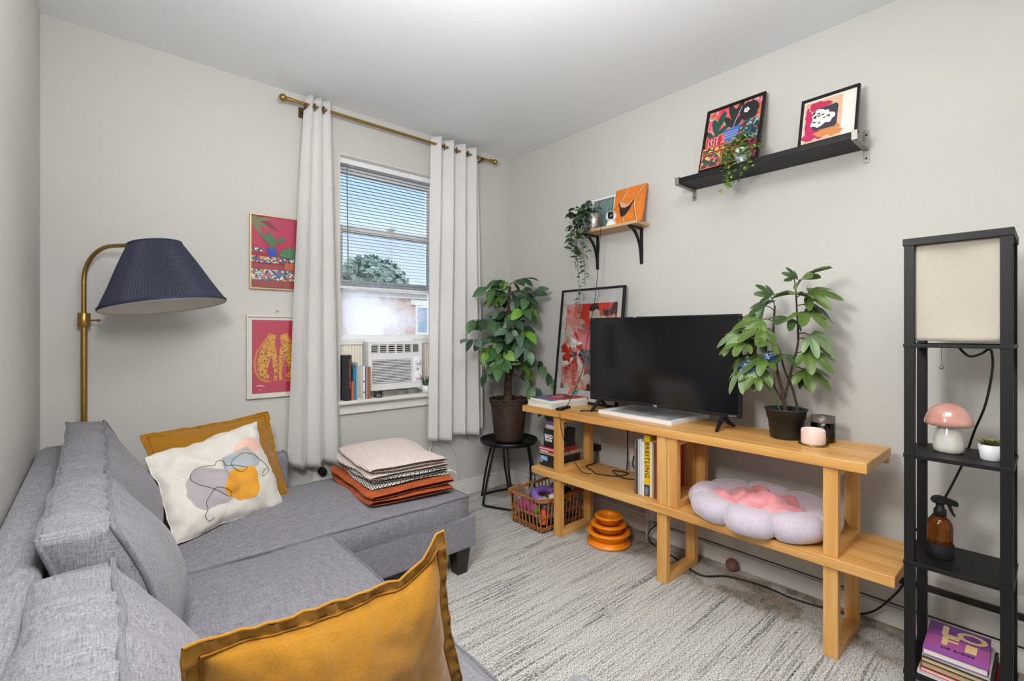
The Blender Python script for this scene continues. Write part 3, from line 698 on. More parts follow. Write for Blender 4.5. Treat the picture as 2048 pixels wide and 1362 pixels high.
def woven_pattern():
    m = bpy.data.materials.new('black_white_weave'); m.use_nodes = True; nt = m.node_tree; L = nt.links.new; p = nt.nodes['Principled BSDF']
    tc = nd(nt, 'ShaderNodeTexCoord'); sep = nd(nt, 'ShaderNodeSeparateXYZ'); L(tc.outputs['Object'], sep.inputs[0])
    def saw(o, s, off=0.0):
        a = nd(nt, 'ShaderNodeMath', operation='MULTIPLY_ADD'); L(o, a.inputs[0]); a.inputs[1].default_value = s; a.inputs[2].default_value = off
        f = nd(nt, 'ShaderNodeMath', operation='PINGPONG'); L(a.outputs[0], f.inputs[0]); f.inputs[1].default_value = 1; return f.outputs[0]
    xs = nd(nt, 'ShaderNodeMath', operation='ADD'); L(sep.outputs[0], xs.inputs[0]); L(sep.outputs[2], xs.inputs[1])
    a = nd(nt, 'ShaderNodeMath', operation='ADD'); L(saw(xs.outputs[0], 75), a.inputs[0]); L(saw(sep.outputs[1], 55), a.inputs[1])
    f = nd(nt, 'ShaderNodeMath', operation='FRACT'); L(a.outputs[0], f.inputs[0])
    g = nd(nt, 'ShaderNodeMath', operation='GREATER_THAN'); L(f.outputs[0], g.inputs[0]); g.inputs[1].default_value = .45
    mx = nd(nt, 'ShaderNodeMixRGB'); L(g.outputs[0], mx.inputs[0]); mx.inputs[1].default_value = lin('#26242a'); mx.inputs[2].default_value = lin('#e4e1da')
    # the end face (chaise-side edge) is the dark side of the cloth
    L(mx.outputs[0], p.inputs['Base Color']); p.inputs['Roughness'].default_value = .95; return m
M_rust = mat('rust_fleece', '#b5500d', rough=.95, var=.22, vs=30, bump=.5, bs=140, sheen=.08)
M_bw = woven_pattern()
folded('folded_blanket', 'rust orange fleece blanket at the bottom of the folded stack on the chaise', M_rust, .975, 1.45, 2.085, 2.735, .424, 2, .031, R(-4), 1, crown=.004, uneven=.013)
tb = folded('folded_blanket', 'black and white zigzag woven blanket between the rust and blush blankets', M_bw, 1.015, 1.45, 2.15, 2.745, .480, 2, .025, R(-5), 2, crown=.006, uneven=.009)
b = MB(); M_plain = mat('cream_cloth', '#ddd7cc', rough=.95)
for i in range(9):
    y = 2.16 + i * .009; x = 1.43 + i * .001; b.tube([(x - .02, y, .505), (x + .022, y - .006 + .004 * (i % 3), .500), (x + .045 + .006 * (i % 2), y - .012 + .006 * (i % 3), .484)], .0022, 4)
b.build('fringe', M_plain, tb)
folded('folded_blanket', 'blush pink knit blanket on top of the folded stack', knit(), 1.01, 1.45, 2.165, 2.75, .526, 2, .031, R(-5), 3, crown=.034, uneven=.014)

# ================================================================== FLOOR LAMP WITH PLEATED SHADE
lp = thing('floor_lamp', 'arched brass floor lamp with a navy pleated shade behind the sofa corner', 'floor lamp', (-.045, 2.945, 0))
px, py = -.045, 2.945; sc = Vector((.235, 2.665, 1.37))
b = MB(); b.lathe([(0, 0), (.115, 0), (.12, .006), (.12, .016), (.112, .022), (.02, .026), (0, .026)], (-.055, 2.872, 0), 40); b.build('base', M_brass, lp)
b = MB(); b.tube([(px, py - .07, .02), (px, py - .03, .028), (px, py, .05), (px, py, .2)], .011, 12); b.tube([(px, py, .15), (px, py, 1.32)], .0125, 16); b.build('pole', M_brass, lp)
top = sc + Vector((-.035, 0, .277)); hd = Vector((top.x - px, top.y - py, 0)); hl = hd.length; hd.normalize(); pts = [(px, py, 1.30)]
for i in range(11):
    a = PI / 2 * i / 10; pts.append((px + hd.x * .15 * (1 - math.cos(a)), py + hd.y * .15 * (1 - math.cos(a)), 1.49 + .155 * math.sin(a)))
pts.append((top.x, top.y, 1.648)); b = MB(); b.tube(pts, .0095, 12); b.tube([(top.x, top.y, 1.655), (top.x + .01, top.y, 1.53)], .009, 10); b.build('arm', M_brass, lp)
b = MB(); b.lathe([(.0125, 0), (.022, 0), (.0235, .002), (.0235, .063), (.022, .065), (.010, .065)], (px, py, 1.275), 24); b.build('collar', M_brass, lp)
b = MB(); b.tube([(px + .02, py - .012, 1.306), (px + .04, py - .024, 1.306)], .004, 8); b.ball((px + .05, py - .03, 1.306), (.009, .009, .0075), 12, 8); b.build('knob', M_brass, lp)
tl = Matrix.Rotation(R(-7.2), 3, 'Y') @ Matrix.Rotation(R(-5.5), 3, 'X'); rb, rt_, hh = .238, .100, .285
b = MB(); N = 220
def pleat(i, j): return 1 + (.016 if j % 2 else -.010) * (1 if 0 < i < 5 else .3)
b.lathe([(rb, 0), (rb - (rb-rt_)*.05, hh*.05), (rb - (rb-rt_)*.35, hh*.34), (rb - (rb-rt_)*.65, hh*.66), (rb - (rb-rt_)*.95, hh*.95), (rt_, hh)], sc, N, 0, tl, False, pleat)
sh = b.build('lamp_shade', mat('navy_pleats', '#22283b', rough=.85, var=.2, vs=60, sheen=.2), lp)
b = MB(); b.lathe([(rb - .004, .001), (rt_ - .004, hh - .001)], sc, 80, 0, tl); b.build('shade_lining', mat('shade_white', '#e2dfd8', rough=.8, var=.03), sh)
b = MB(); b.lathe([(rb + .003, -.002), (rb + .004, .009), (rb - .001, .012)], sc, 80, 0, tl); b.lathe([(rt_ + .001, hh - .008), (rt_ + .004, hh - .004), (rt_ + .002, hh + .003)], sc, 60, 0, tl); b.build('shade_band', mat('navy_band', '#1d2540', rough=.8), sh)
b = MB(); b.tube([sc + tl @ Vector((rb*.995*math.cos(a), rb*.995*math.sin(a), -.001)) for a in [2*PI*i/64 for i in range(65)]], .0032, 6, cap=False); b.build('rim', mat('rim_cream', '#d8cfbf', rough=.6), sh)
b = MB(); b.ball(sc + Vector((-.02, 0, .12)), (.03, .03, .042), 16, 12); b.build('bulb', mat('bulb_white', '#eeeae2', rough=.3), lp)

# ================================================================== PICTURES ON THE WINDOW WALL
def picture(name, label, M, w, h, fw, fd, fm, shapes, mat_w=0.0, mat_m=None, gl=True, loc=None, cat='picture'):
    """M: frame with origin at the lower corner, u right, v up, w towards the viewer; back of the frame at w=0"""
    t = thing(name, label, cat, loc or tuple(M @ Vector((w/2, 0, fd/2))))
    b = MB()
    for r in (rect(0, 0, w, fw), rect(0, h - fw, w, h), rect(0, fw, fw, h - fw), rect(w - fw, fw, w, h - fw)): b.prism(r, M, 0, fd)
    b.build('frame', fm, t, bevel=.0012)
    if mat_m: b = MB(); b.prism(rect(fw, fw, w - fw, h - fw), M, .001, fd * .45); b.build('mat_board', mat_m, t)
    print_obj('print', shapes, M, t, w0=fd * .45 + .0006)
    if gl: b = MB(); b.prism(rect(fw, fw, w - fw, h - fw), M, fd * .8, fd * .8 + .0015); b.build('pane', pane_glass('picture_glass', '#ffffff', 1.42), t)
    return t
MB_ = lambda x, z, y=3.0: frame3((x, y, z), (1, 0, 0), (0, 0, 1))
w, h = .345, .428; S = []
S.append((rect(0, 0, w, h), ink('#c22a55'))); S.append((rect(.24, .23, w, h), ink('#a51f3f')))
S.append(([(.0, .44-.012), (0, .36), (.05, .395), (.12, .35), (.16, .345), (.09, .40), (.06, .428)], ink('#8d2136')))
for k, (cx, cy, rx, ry, ro) in enumerate(((.035,.385,.045,.012,.5),(.05,.375,.05,.012,-.4),(.03,.36,.04,.011,-1.1),(.055,.40,.05,.010,.1),(.02,.40,.035,.01,1.2),(.045,.355,.045,.01,-1.4))):
    S.append((ell(cx, cy, rx, ry, 14, ro), ink('#7d7a50')))
for (y0, y1) in ((.055, .115), (.155, .19)):
    S.append((rect(0, y0, .26, y1), cells('tile_mosaic', ['#f0eee6', '#2a4d9c', '#d6a12c', '#c9462f', '#e9e6da', '#27365f', '#3f7fa8'], 95)))
S.append((rect(0, .215, .075, .235), cells('tile_mosaic', [], 95)))
S.append((rect(0, .115, .30, .153), ink('#9c1f2d'))); S.append((rect(0, .012, w, .055), ink('#9a3028'))); S.append((rect(0, .19, .20, .213), ink('#a8263a')))
for i in range(5): S.append(([(.05*i+.02, .012), (.05*i+.026, .012), (.05*i+.0, .055), (.05*i-.006, .055)], ink('#7f231f')))
S.append(([(.085, .24), (.145, .24), (.135, .19), (.098, .19)], ink('#2b50b5')))
for cx, cy, rx, ry, ro in ((.115,.275,.014,.045,0),(.09,.285,.012,.03,.6),(.075,.30,.011,.028,.9),(.145,.28,.011,.035,-.9),(.165,.292,.012,.026,-1.2),(.10,.31,.010,.026,.3)): S.append((ell(cx, cy, rx, ry, 14, ro), ink('#4d7d4e')))
for i in range(16):
    a = PI * (i + .5) / 16; S.append((ell(.215 + .035*math.cos(a), .19 + .032*math.sin(a), .034, .007, 10, a), ink('#39664a' if i % 2 else '#4f7f56')))
S.append(([(.18, .16), (.235, .16), (.23, .118), (.185, .118)], ink('#b05a2e')))
S.append(([(.235, .118), (.33, .118), (.325, .02), (.245, .02)], ink('#234a9a')))
for cx, cy, ro in ((.26,.165,.3),(.285,.18,0),(.31,.165,-.3),(.27,.20,.2)): S.append((ell(cx, cy, .022, .05, 14, ro), ink('#2f6148')))
S = [([(max(.008, min(w-.008, u)), max(.008, min(h-.008, v))) for u, v in o], m) for o, m in S]
picture('framed_print', 'gold framed print of potted cacti on pink tiled steps', MB_(.648, 1.498), w, h, .008, .02, mat('gold_frame', '#c9b184', rough=.35, metal=.6, var=.05), S)
w, h = .335, .473; S = [(rect(.028, .026, w - .028, h - .026), ink('#c01a44'))]
M_leop = spots('leopard_spots', '#e39a1f', '#2c1c12', 95, .34); M_leopl = ink('#d97a24')
for s in (-1, 1):
    c = .165; f = lambda u: c + s * u
    body = [(.012,.36),(.03,.365),(.045,.36),(.06,.33),(.085,.29),(.105,.24),(.112,.19),(.105,.145),(.085,.115),(.055,.105),(.045,.12),(.062,.15),(.05,.19),(.04,.22),(.03,.25),(.018,.29)]
    leg = [(.012,.30),(.035,.25),(.028,.18),(.020,.13),(.025,.10),(.008,.095),(.002,.14),(.004,.22)]
    tail = [(.035,.37),(.048,.375),(.075,.33),(.115,.27),(.130,.21),(.125,.15),(.10,.105),(.06,.085),(.03,.095),(.06,.1),(.095,.12),(.115,.16),(.118,.21),(.105,.265),(.07,.315)]
    for poly, m in ((tail, M_leopl), (body, M_leop), (leg, M_leop)): S.append(([(f(u), v) for u, v in poly][::s], m))
S.append(([(.045,.066),(.06,.075),(.085,.072),(.10,.055),(.085,.066),(.06,.069)], ink('#f3c9cf'))); S.append(([(.06,.045),(.07,.05),(.082,.043),(.07,.046)], ink('#f3c9cf')))
picture('framed_print', 'white framed print of two spotted orange leopards on crimson', MB_(.632, .875), w, h, .009, .022, mat('cream_frame', '#d9d2c2', rough=.4, var=.05), S, mat_m=mat('mat_board_white', '#e9e6df', rough=.8, var=.02))
nl = tag((lambda b: b.build('nail', M_steel))(MB().tube([(.795, 3.0, 1.373), (.795, 2.985, 1.376)], .004, 8)), 'small nail in the wall above the leopard print', 'nail')

# ================================================================== CURTAIN ROD AND CURTAINS
rd = thing('curtain_rod', 'thin brass curtain rod with ball finials across the window wall', 'curtain rod', (1.58, 2.91, 2.59)); YR = 2.905
b = MB(); b.tube([(.82, YR, 2.594), (2.345, YR, 2.590)], .0095, 14); b.build('rod', M_brass, rd)
for x, s in ((.80, -1), (2.362, 1)):
    b = MB(); b.ball((x, YR, 2.593), .021, 18, 12); b.tube([(x - s*.015, YR, 2.593), (x - s*.05, YR, 2.593)], [.011, .0125], 12); b.build('finial', M_brass, rd)
for x in (.925, 2.235):
    b = MB(); b.box(x - .012, x + .012, 2.992, 3.0, 2.545, 2.605); b.tube([(x, 2.995, 2.575), (x, YR + .004, 2.575), (x, YR, 2.581)], .006, 8); b.tube([(x-.006, YR, 2.585), (x+.006, YR, 2.585)], .014, 12); b.build('bracket', mat('aged_brass', '#6d5733', rough=.4, metal=.8), rd)
def curtain(label, top, bot, ztop, zbot, nf, amp_t, amp_b, ph, seed, rings, skew=0.0, yb=0.0):
    t = thing('curtain', label, 'curtain', ((bot[0]+bot[1])/2, YR, zbot), group=None)
    def fn(u, v):
        k = v ** .8; x0 = top[0] + (bot[0]-top[0])*k; x1 = top[1] + (bot[1]-top[1])*k
        a = amp_t + (amp_b - amp_t) * min(1, v * 1.6)
        an = 2 * PI * nf * u + ph + .5 * math.sin(v * 2.2 + seed) + .35 * noise.noise(Vector((u * 3, v * 2, seed)))
        x = x0 + (x1 - x0) * u + .35 * a * math.sin(2 * an) * .5
        y = YR + a * math.sin(an) * (1 + .25 * noise.noise(Vector((u * 6, v * 1.5, seed + 4)))) + yb * v
        z = ztop + (zbot - ztop) * v + (.012 * math.sin(an * .5 + seed) if v > .97 else 0) + skew * (u - .5) * v
        return Vector((x, min(y, 2.985), z))
    b = MB(); b.grid(fn, 150, 70); o = b.build('fabric', M_curt, t, solid=.0022)
    for v in (.018, .975):
        pts = [fn(i / 150, v) + Vector((0, -.0016, 0)) for i in range(151)]
        b = MB(); b.tube(pts, .0012, 4, cap=False); b.build('hem', M_curt, t)
    for u in rings:
        p = fn(u, .0215); b = MB(); p2 = Vector((p.x, YR, 2.592)); q = fn(u + .01, .0215) - fn(u - .01, .0215); q.z = 0; q.normalize(); nrm = Vector((0, 0, 1)).cross(q)
        Mr = Matrix((q, Vector((0, 0, 1)), nrm)).transposed()
        b.lathe([(.014, -.003), (.022, -.004), (.022, .004), (.014, .003), (.014, -.003)], p2, 24, 0, Mr); b.build('grommet', mat('grommet_bronze', '#6f6553', rough=.3, metal=.85), t)
    return t
curtain('white linen curtain hanging beside the two framed prints', (.928, 1.075), (.825, 1.135), 2.652, .455, 3.0, .028, .045, .6, 1, (.33, .66), skew=-.02)
curtain('white linen curtain gathered on the corner side of the window', (1.80, 2.215), (1.765, 2.255), 2.645, .485, 4.0, .036, .042, 2.3, 6, (.085, .21, .335, .46, .71), skew=.02)

# ================================================================== WINDOW AIR CONDITIONER
ac = thing('air_conditioner', 'white window air conditioner under the raised sash', 'air conditioner', (1.53, 3.0, .865)); x0, x1, yf, z0, z1 = 1.349, 1.752, 2.985, .862, 1.190
b = MB(); b.box(x0 + .012, x1 - .006, yf + .035, 3.40, z0 + .01, z1 - .004); b.build('case', M_white, ac, bevel=.004)
b = MB(); MF = frame3((0, yf, 0), (1, 0, 0), (0, 0, 1))     # front fascia with two grille openings
gx0, gx1, gz0, gz1 = x0 + .028, x1 - .090, z0 + .048, z0 + .205; tx0, tx1, tz0, tz1 = x0 + .015, x1 - .018, z1 - .078, z1 - .022
for r in (rect(x0, z0, x1, gz0), rect(x0, gz1, x1, tz0), rect(x0, tz1, x1, z1), rect(x0, gz0, gx0, gz1), rect(gx1, gz0, x1, gz1), rect(x0, tz0, tx0, tz1), rect(tx1, tz0, x1, tz1)): b.prism(r, MF, -.04, 0)
b.build('fascia', M_white, ac)
b = MB(); b.prism(rect(gx0, gz0, gx1, gz1), MF, -.039, -.03); b.prism(rect(tx0, tz0, tx1, tz1), MF, -.039, -.032); b.build('grille_back', mat('grille_shadow', '#3b3a34', rough=.8, var=.3, vs=20, col2='#6d694f'), ac)
fin = MB().box(-(gx1-gx0)/2, (gx1-gx0)/2, -.012, .001, -.0028, .0028).mesh('louver', M_white)
for i in range(15):
    o = bpy.data.objects.new('louver', fin); COL.objects.link(o); o.parent = ac; o.location = ((gx0+gx1)/2 - 1.53, yf - 3.0 - .001, gz0 + (gz1-gz0)*(i+.5)/15 - .865)
b = MB()
for k in (1, 2): x = gx0 + (gx1-gx0)*k/3; b.box(x-.0015, x+.0015, yf-.001, yf+.012, gz0, gz1)
b.build('grille_bar', M_white, ac)
for i in range(6):
    a0 = tx0 + (tx1-tx0)*i/6; b = MB(); wv = (tx1-tx0)/6
    for x in (a0, a0 + wv - .005): b.box(x, x+.005, yf-.001, yf+.02, tz0, tz1)
    for k in range(4): z = tz0 + (tz1-tz0)*(k+.5)/4; b.box(a0, a0+wv, yf, yf+.014, z-.002, z+.002)
    b.build('vent_cell', M_white, ac)
b = MB(); b.prism(rect(x1-.066, gz0-.01, x1-.012, gz1+.012), MF, 0, .003); b.build('control_panel', M_vinyl, ac, bevel=.002)
RX = Matrix.Rotation(R(90), 3, 'X')
for z in (gz1 - .022, gz0 + .030):
    b = MB(); b.lathe([(0, .022), (.014, .022), (.019, .018), (.021, 0)], (x1-.037, yf-.003, z), 24, 0, RX); b.box(x1-.0385, x1-.0355, yf-.028, yf-.02, z-.014, z+.014); b.build('knob', M_white, ac)
b = MB(); b.lathe([(0, .004), (.008, .004), (.009, 0)], (x1-.037, yf-.003, (gz0+gz1)/2+.004), 20, 0, RX); b.build('light_button', mat('grey_plastic', '#a9acb0', rough=.4), ac)
for a0, a1 in ((WX0 + .03, x0 + .02), (x1 - .006, WX1 - .03)):       # accordion side curtains
    b = MB(); n = max(4, int((a1-a0)/.0095)); pts = []
    for i in range(n+1): pts.append((a0 + (a1-a0)*i/n, 3.085 + (.004 if i % 2 else -.004)))
    b.add([(x, y, .84) for x, y in pts] + [(x, y, 1.175) for x, y in pts], [(i, i+1, n+2+i, n+1+i) for i in range(n)]); b.build('accordion_panel', mat('accordion_cream', '#e9e2d3', rough=.6, var=.03), ac, solid=.002)
    b = MB(); b.box(a0, a1, 3.07, 3.10, 1.170, 1.205); b.box(a0, a1, 3.07, 3.10, .818, .842); b.build('panel_rail', M_white, ac)
b = MB(); b.box(x0 + .13-.13, x0+.012, 3.055, 3.10, .84, 1.19); b.build('side_channel', mat('channel_grey', '#b9bcc4', rough=.4), ac)
b = MB(); b.box(x0 + .02, x1 - .01, 3.01, 3.09, .818, .866); b.build('foam_strip', mat('foam_grey', '#8f8f87', rough=.9, var=.4, vs=18), ac)
b = MB(); b.tube(crv([(x1-.03, 3.02, .858), (x1+.0, 2.97, .846), (x1+.02, 2.935, .826), (x1+.055, 2.918, .80), (x1+.062, 2.93, .70), (x1+.06, 2.955, .45), (x1+.01, 2.965, .25), (x1+.06, 2.96, .12), (x1+.16, 2.975, .06)], 8), .0042, 8); b.build('power_cord', M_wcord, ac)
cw = tag(MB().tube(crv([(1.95, 2.982, .62), (1.99, 2.975, .44), (2.06, 2.975, .30), (2.09, 2.98, .10), (2.12, 2.978, .03)], 8), .0028, 6).build('thin_cord', M_wcord), 'thin white cord hanging down the wall below the corner curtain', 'cord')

# ================================================================== BOOKS AND SMALL THINGS ON THE SILL
ZS = .818
def book(label, M, th, dp, ht, cover, group=None, spine_txt=None, pages=M_paper, name='book', tcol='#ffffff', tsize=.012, taxis='v'):
    """M: origin lower front corner of the spine; u across the spine, v up, w out of the spine towards the viewer"""
    t = thing(name, label, 'book', tuple(M @ Vector((th/2, 0, -dp/2))), group=group); c = .0016
    b = MB(); b.prism(rect(0, 0, th, ht), M, -.002, 0); b.prism(rect(0, 0, c, ht), M, -dp, -.002); b.prism(rect(th-c, 0, th, ht), M, -dp, -.002)
    b.build('cover', cover if not isinstance(cover, str) else mat('cover_' + cover.strip('#'), cover, rough=.45, var=.06), t, bevel=.0006)
    b = MB(); b.prism(rect(c, .002, th-c, ht-.002), M, -dp+.003, -.003); b.build('pages', pages, t)
    if spine_txt: text('spine_text', spine_txt, tsize, M @ Matrix.Translation((th/2, ht/2, .0004)) @ Matrix.Rotation(R(-90), 4, 'Z'), ink(tcol), t)
    return t
xs = 1.176
sill = [('tall black book with orange spine lettering at the window edge of the sill', .050, .15, .288, '#232428', 2),
        ('thin orange paperback beside the tall black book on the sill', .015, .11, .120, '#d8602a', -3),
        ('blue paperback with a white edge on the sill', .016, .12, .205, '#2f7f9f', 0),
        ('pale blue slim book on the sill', .013, .14, .222, '#7fa3bf', 0),
        ('white ring-bound notebook on the sill', .020, .15, .236, '#dfdcd8', 0),
        ('cream speckled book on the sill', .016, .13, .212, '#c9c4ba', 0),
        ('off-white book with a dark dot on its spine on the sill', .018, .13, .216, '#e7e2da', 0),
        ('dark violet slim book on the sill', .008, .13, .210, '#4a3f58', 0),
        ('lilac grey slim book on the sill', .014, .13, .214, '#a7a2b4', 0),
        ('tan leather-look book at the end of the sill row', .019, .13, .208, '#9c6f44', 0)]
for i, (lb, th, dp, ht, cc, tilt) in enumerate(sill):
    th *= .84; dp = min(dp, .135) if xs < 1.31 else .04
    M = frame3((xs, 2.942 + (.004 * (i % 3)), ZS), (1, 0, 0), (0, 0, 1))
    t = book(lb, M, th, dp, ht, cc, group='books standing on the window sill')
    if i == 0:
        rr = random.Random(2); b = MB(); z = ZS + .08
        while z < ZS + .25: l = .006 + rr.random() * .012; b.box(xs + .029, xs + .034, 2.9412, 2.9416, z, z + l); z += l + .004
        b.build('spine_lettering', ink('#d0582c'), t)
    if i == 6:
        for zz in (.045, .115): b = MB(); b.prism(ell(xs + th/2, ZS + zz, .005, .007), frame3((0, 2.942, 0), (1, 0, 0), (0, 0, 1)), 0, .0005); b.build('spine_dot', ink('#4a3550'), t)
    if i == 4:
        for k in range(18): b = MB(); b.tube([(xs + th/2 + .007*math.cos(a), 2.9425 - .004 + .005*math.sin(a), ZS + .02 + k*.0115) for a in [2*PI*q/10 for q in range(11)]], .0009, 4, cap=False); b.build('wire_ring', M_steel, t)
    xs += th + .0012
jar = thing('glass_jar', 'small clear square glass votive beside the tan book on the sill', 'jar', (1.405, 2.965, ZS))
b = MB(); b.box(1.385, 1.43, 2.945, 2.985, ZS, ZS + .045); b.build('glass', pane_glass('votive_glass', '#e4ebe8', 1.6), jar, bevel=.005)
b = MB(); b.box(1.391, 1.424, 2.951, 2.979, ZS + .006, ZS + .020); b.build('wax', mat('wax_grey', '#c2c3b8', rough=.6), jar)
su = thing('potted_succulent', 'spiky succulent in a white pot beside the air conditioner', 'plant', (1.772, 2.962, ZS))
b = MB(); b.lathe([(0, 0), (.026, 0), (.031, .055), (.028, .055), (.026, .045), (0, .045)], (1.772, 2.962, ZS), 24); b.build('pot', M_white, su)
for i in range(15):
    a = i * 2.4; tl_ = R(18 + 5 * (i % 5)); L_ = .045 + .02 * ((i * 7) % 3) if i > 4 else .10 - .012 * i; d = Vector((math.cos(a)*math.sin(tl_), math.sin(a)*math.sin(tl_)*.6, math.cos(tl_)))
    p = Vector((1.772, 2.962, ZS + .046)); b = MB(); b.tube([p + d*L_*k for k in (0, .3, .7, 1)], [.005, .0055, .0045, .0008], 6); b.build('leaf', mat('succulent_dark', '#2f3a34', rough=.5) if i < 5 else mat('succulent_green', '#4f7a60', rough=.5), su)

# ================================================================== SIDE TABLE AND FICUS
cx, cy, zt = 2.315, 2.685, .445
st = thing('side_table', 'round black metal tray table in the corner under the ficus', 'side table', (cx, cy, 0))
b = MB(); b.lathe([(0, zt - .012), (.205, zt - .012), (.212, zt - .008), (.215, zt + .016), (.212, zt + .018), (.208, zt + .014), (.205, zt), (0, zt)], (cx, cy, 0), 56); b.build('tray_top', M_blackmetal, st)
for k in range(3):
    a0 = R(205 + 120 * k); e = R(34); r0, r1 = .165, .225
    p = lambda a, r, z: (cx + r*math.cos(a), cy + r*math.sin(a), z)
    b = MB(); b.tube(crv([p(a0 - e*.55, r0*.9, zt - .013), p(a0 - e*.75, r0 + .03, zt*.5), p(a0 - e, r1 - .01, .03), p(a0 - e*.9, r1 - .004, .0095), p(a0 - e*.5, r1*.93, .0085), p(a0 + e*.5, r1*.93, .0085), p(a0 + e*.9, r1 - .004, .0095), p(a0 + e, r1 - .01, .03), p(a0 + e*.75, r0 + .03, zt*.5), p(a0 + e*.55, r0*.9, zt - .013)], 7), .0085, 10); b.build('leg', M_blackmetal, st)

def leaf_mesh(name, L_, W_, m, droop=.25, cup=.18, n=6, tip=1.0):
    b = MB(); vs = []; 
    for i in range(n + 1):
        t = i / n; w = W_ * .5 * math.sin(PI * min(1, t ** .8)) ** .85 * (1 if t < .999 else .02); 
        z = -droop * L_ * t * t; y = L_ * t
        vs += [(-w, y, z + cup * w), (0, y, z - .0), (w, y, z + cup * w)]
    fs = []
    for i in range(n): fs += [(3*i, 3*i+1, 3*i+4, 3*i+3), (3*i+1, 3*i+2, 3*i+5, 3*i+4)]
    b.add(vs, fs, 0, True); return b.mesh(name, m)
def put(mesh, name, parent, pos, d, up=(0, 0, 1), roll=0.0, s=1.0):
    d = Vector(d).normalized(); u = Vector(up); x = d.cross(u)
    if x.length < 1e-3: x = Vector((1, 0, 0))
    x.normalize(); z = x.cross(d); Mr = Matrix((x, d, z)).transposed() @ Matrix.Rotation(roll, 3, 'Y')
    o = bpy.data.objects.new(name, mesh); COL.objects.link(o); o.parent = parent
    q = Vector(pos) - parent.location if parent.type == 'EMPTY' else Vector(pos)
    o.matrix_local = Matrix.Translation(q) @ Mr.to_4x4() @ Matrix.Diagonal((s, s, s, 1)); return o
fc = thing('potted_ficus', 'leafy artificial ficus tree in a dark woven basket on the tray table', 'plant', (cx, cy, zt))
M_bask = mat('dark_wicker', '#4d3428', rough=.6, var=.45, vs=50, col2='#22140e', stretch=(1, 1, 3), bump=.5, bs=120)
prof = []; nr_ = 34
for i in range(nr_ + 1): t = i / nr_; prof.append((.104 + .030 * t + .0028 * math.sin(i * PI), zt + .012 + .275 * t)); 
prof = [(r + (.003 if i % 2 else -.001), z) for i, (r, z) in enumerate(prof)]
b = MB(); b.lathe([(0, zt + .003), (.10, zt + .003)] + prof, (cx, cy, 0), 60, wob=lambda i, j: 1 + .018 * (1 if (j // 2 + i) % 2 else -1) if i > 1 else 1); pot = b.build('basket_pot', M_bask, fc)
b = MB()
for k in range(4):
    b.tube([(cx + (.138 + .004*math.sin(a*14 + k*1.57))*math.cos(a), cy + (.138 + .004*math.sin(a*14 + k*1.57))*math.sin(a), zt + .286 + .010*k*.9 + .003*math.cos(a*14+k*1.57)) for a in [2*PI*i/90 for i in range(91)]], .006, 6, cap=False)
b.build('braided_rim', M_bask, pot)
b = MB(); b.disc(.132, (cx, cy, zt + .262), 40); b.build('moss', mat('moss_brown', '#6b5a3f', rough=1, var=.5, vs=60, bump=1, bs=70), fc)
tr = crv([(cx - .015, cy, zt + .255), (cx - .008, cy, zt + .38), (cx + .004, cy + .005, zt + .52), (cx - .003, cy, zt + .72), (cx + .0, cy, zt + .98), (cx + .01, cy, zt + 1.15)], 6)
b = MB(); b.tube(tr, [.036 - .025 * i / (len(tr) - 1) for i in range(len(tr))], 12); b.tube(crv([tr[8], tr[12] + Vector((.035, -.01, .02)), tr[15] + Vector((.07, -.02, .05))], 5), .009, 8); b.build('trunk', mat('bark', '#5b4432', rough=.9, var=.5, vs=45, col2='#2a1d14', bump=.8, bs=80), fc)
LM = [leaf_mesh('leaf', .104, .060, m, .22, .2) for m in M_leafs]
rr = random.Random(11); nb = 0
def ficus_branch(base, d, L_, k, drop, cls):
    pts = [Vector(base)]; d = Vector(d).normalized()
    for i in range(6): d = (d + Vector((0, 0, -drop))).normalized(); pts.append(pts[-1] + d * L_ / 6)
    P = crv(pts, 3); b = MB(); b.tube(P, [.0035 * (1 - .7 * i / len(P)) for i in range(len(P))], 5); b.build('branch', M_stem, fc)
    for i in range(k):
        t = .22 + .78 * (i + .5) / k; j = min(len(P) - 2, int(t * (len(P) - 1))); p = P[j]; tg = (P[j+1] - P[j]).normalized()
        sd = tg.cross(Vector((0, 0, 1))); sd = sd.normalized() if sd.length > .01 else Vector((1, 0, 0)); s = 1 if i % 2 else -1
        dr = tg * (.45 if i < k - 1 else 1.2) + sd * s * (.75 if i < k - 1 else .1) + Vector((rr.uniform(-.3, .3), rr.uniform(-.3, .3), rr.uniform(-1.0, .05)))
        q = p + dr.normalized() * .095
        if q.y > 2.975 or q.x > 2.575: continue
        put(rr.choice([LM[c] for c in cls]), 'leaf', fc, p, dr, (rr.uniform(-.9, -.1), rr.uniform(-1.1, -.2), .75), rr.uniform(-.5, .5), rr.uniform(.9, 1.25))
for i in range(37):
    zz = .60 + .57 * ((i * .7549 + .2) % 1); a = i * 2.399; base = Vector((cx, cy, zt + zz)) 
    e = rr.uniform(.2, .95) - (.3 if zz < .72 else 0); up = (zz - .6) / .57
    d = Vector((math.cos(a), math.sin(a), e + .25 * up)); L_ = rr.uniform(.22, .33) * (1 - .32 * up)
    if math.sin(a) > .3: L_ *= .55
    if math.cos(a) > .6: L_ *= .72
    cls = (2, 2, 1) if (i % 9 == 4) else ((0, 0, 1, 3) if i % 3 else (0, 1, 1, 2))
    ficus_branch(base, d, L_, 7 if L_ > .16 else 5, .13 + .07 * (1 - up), cls)
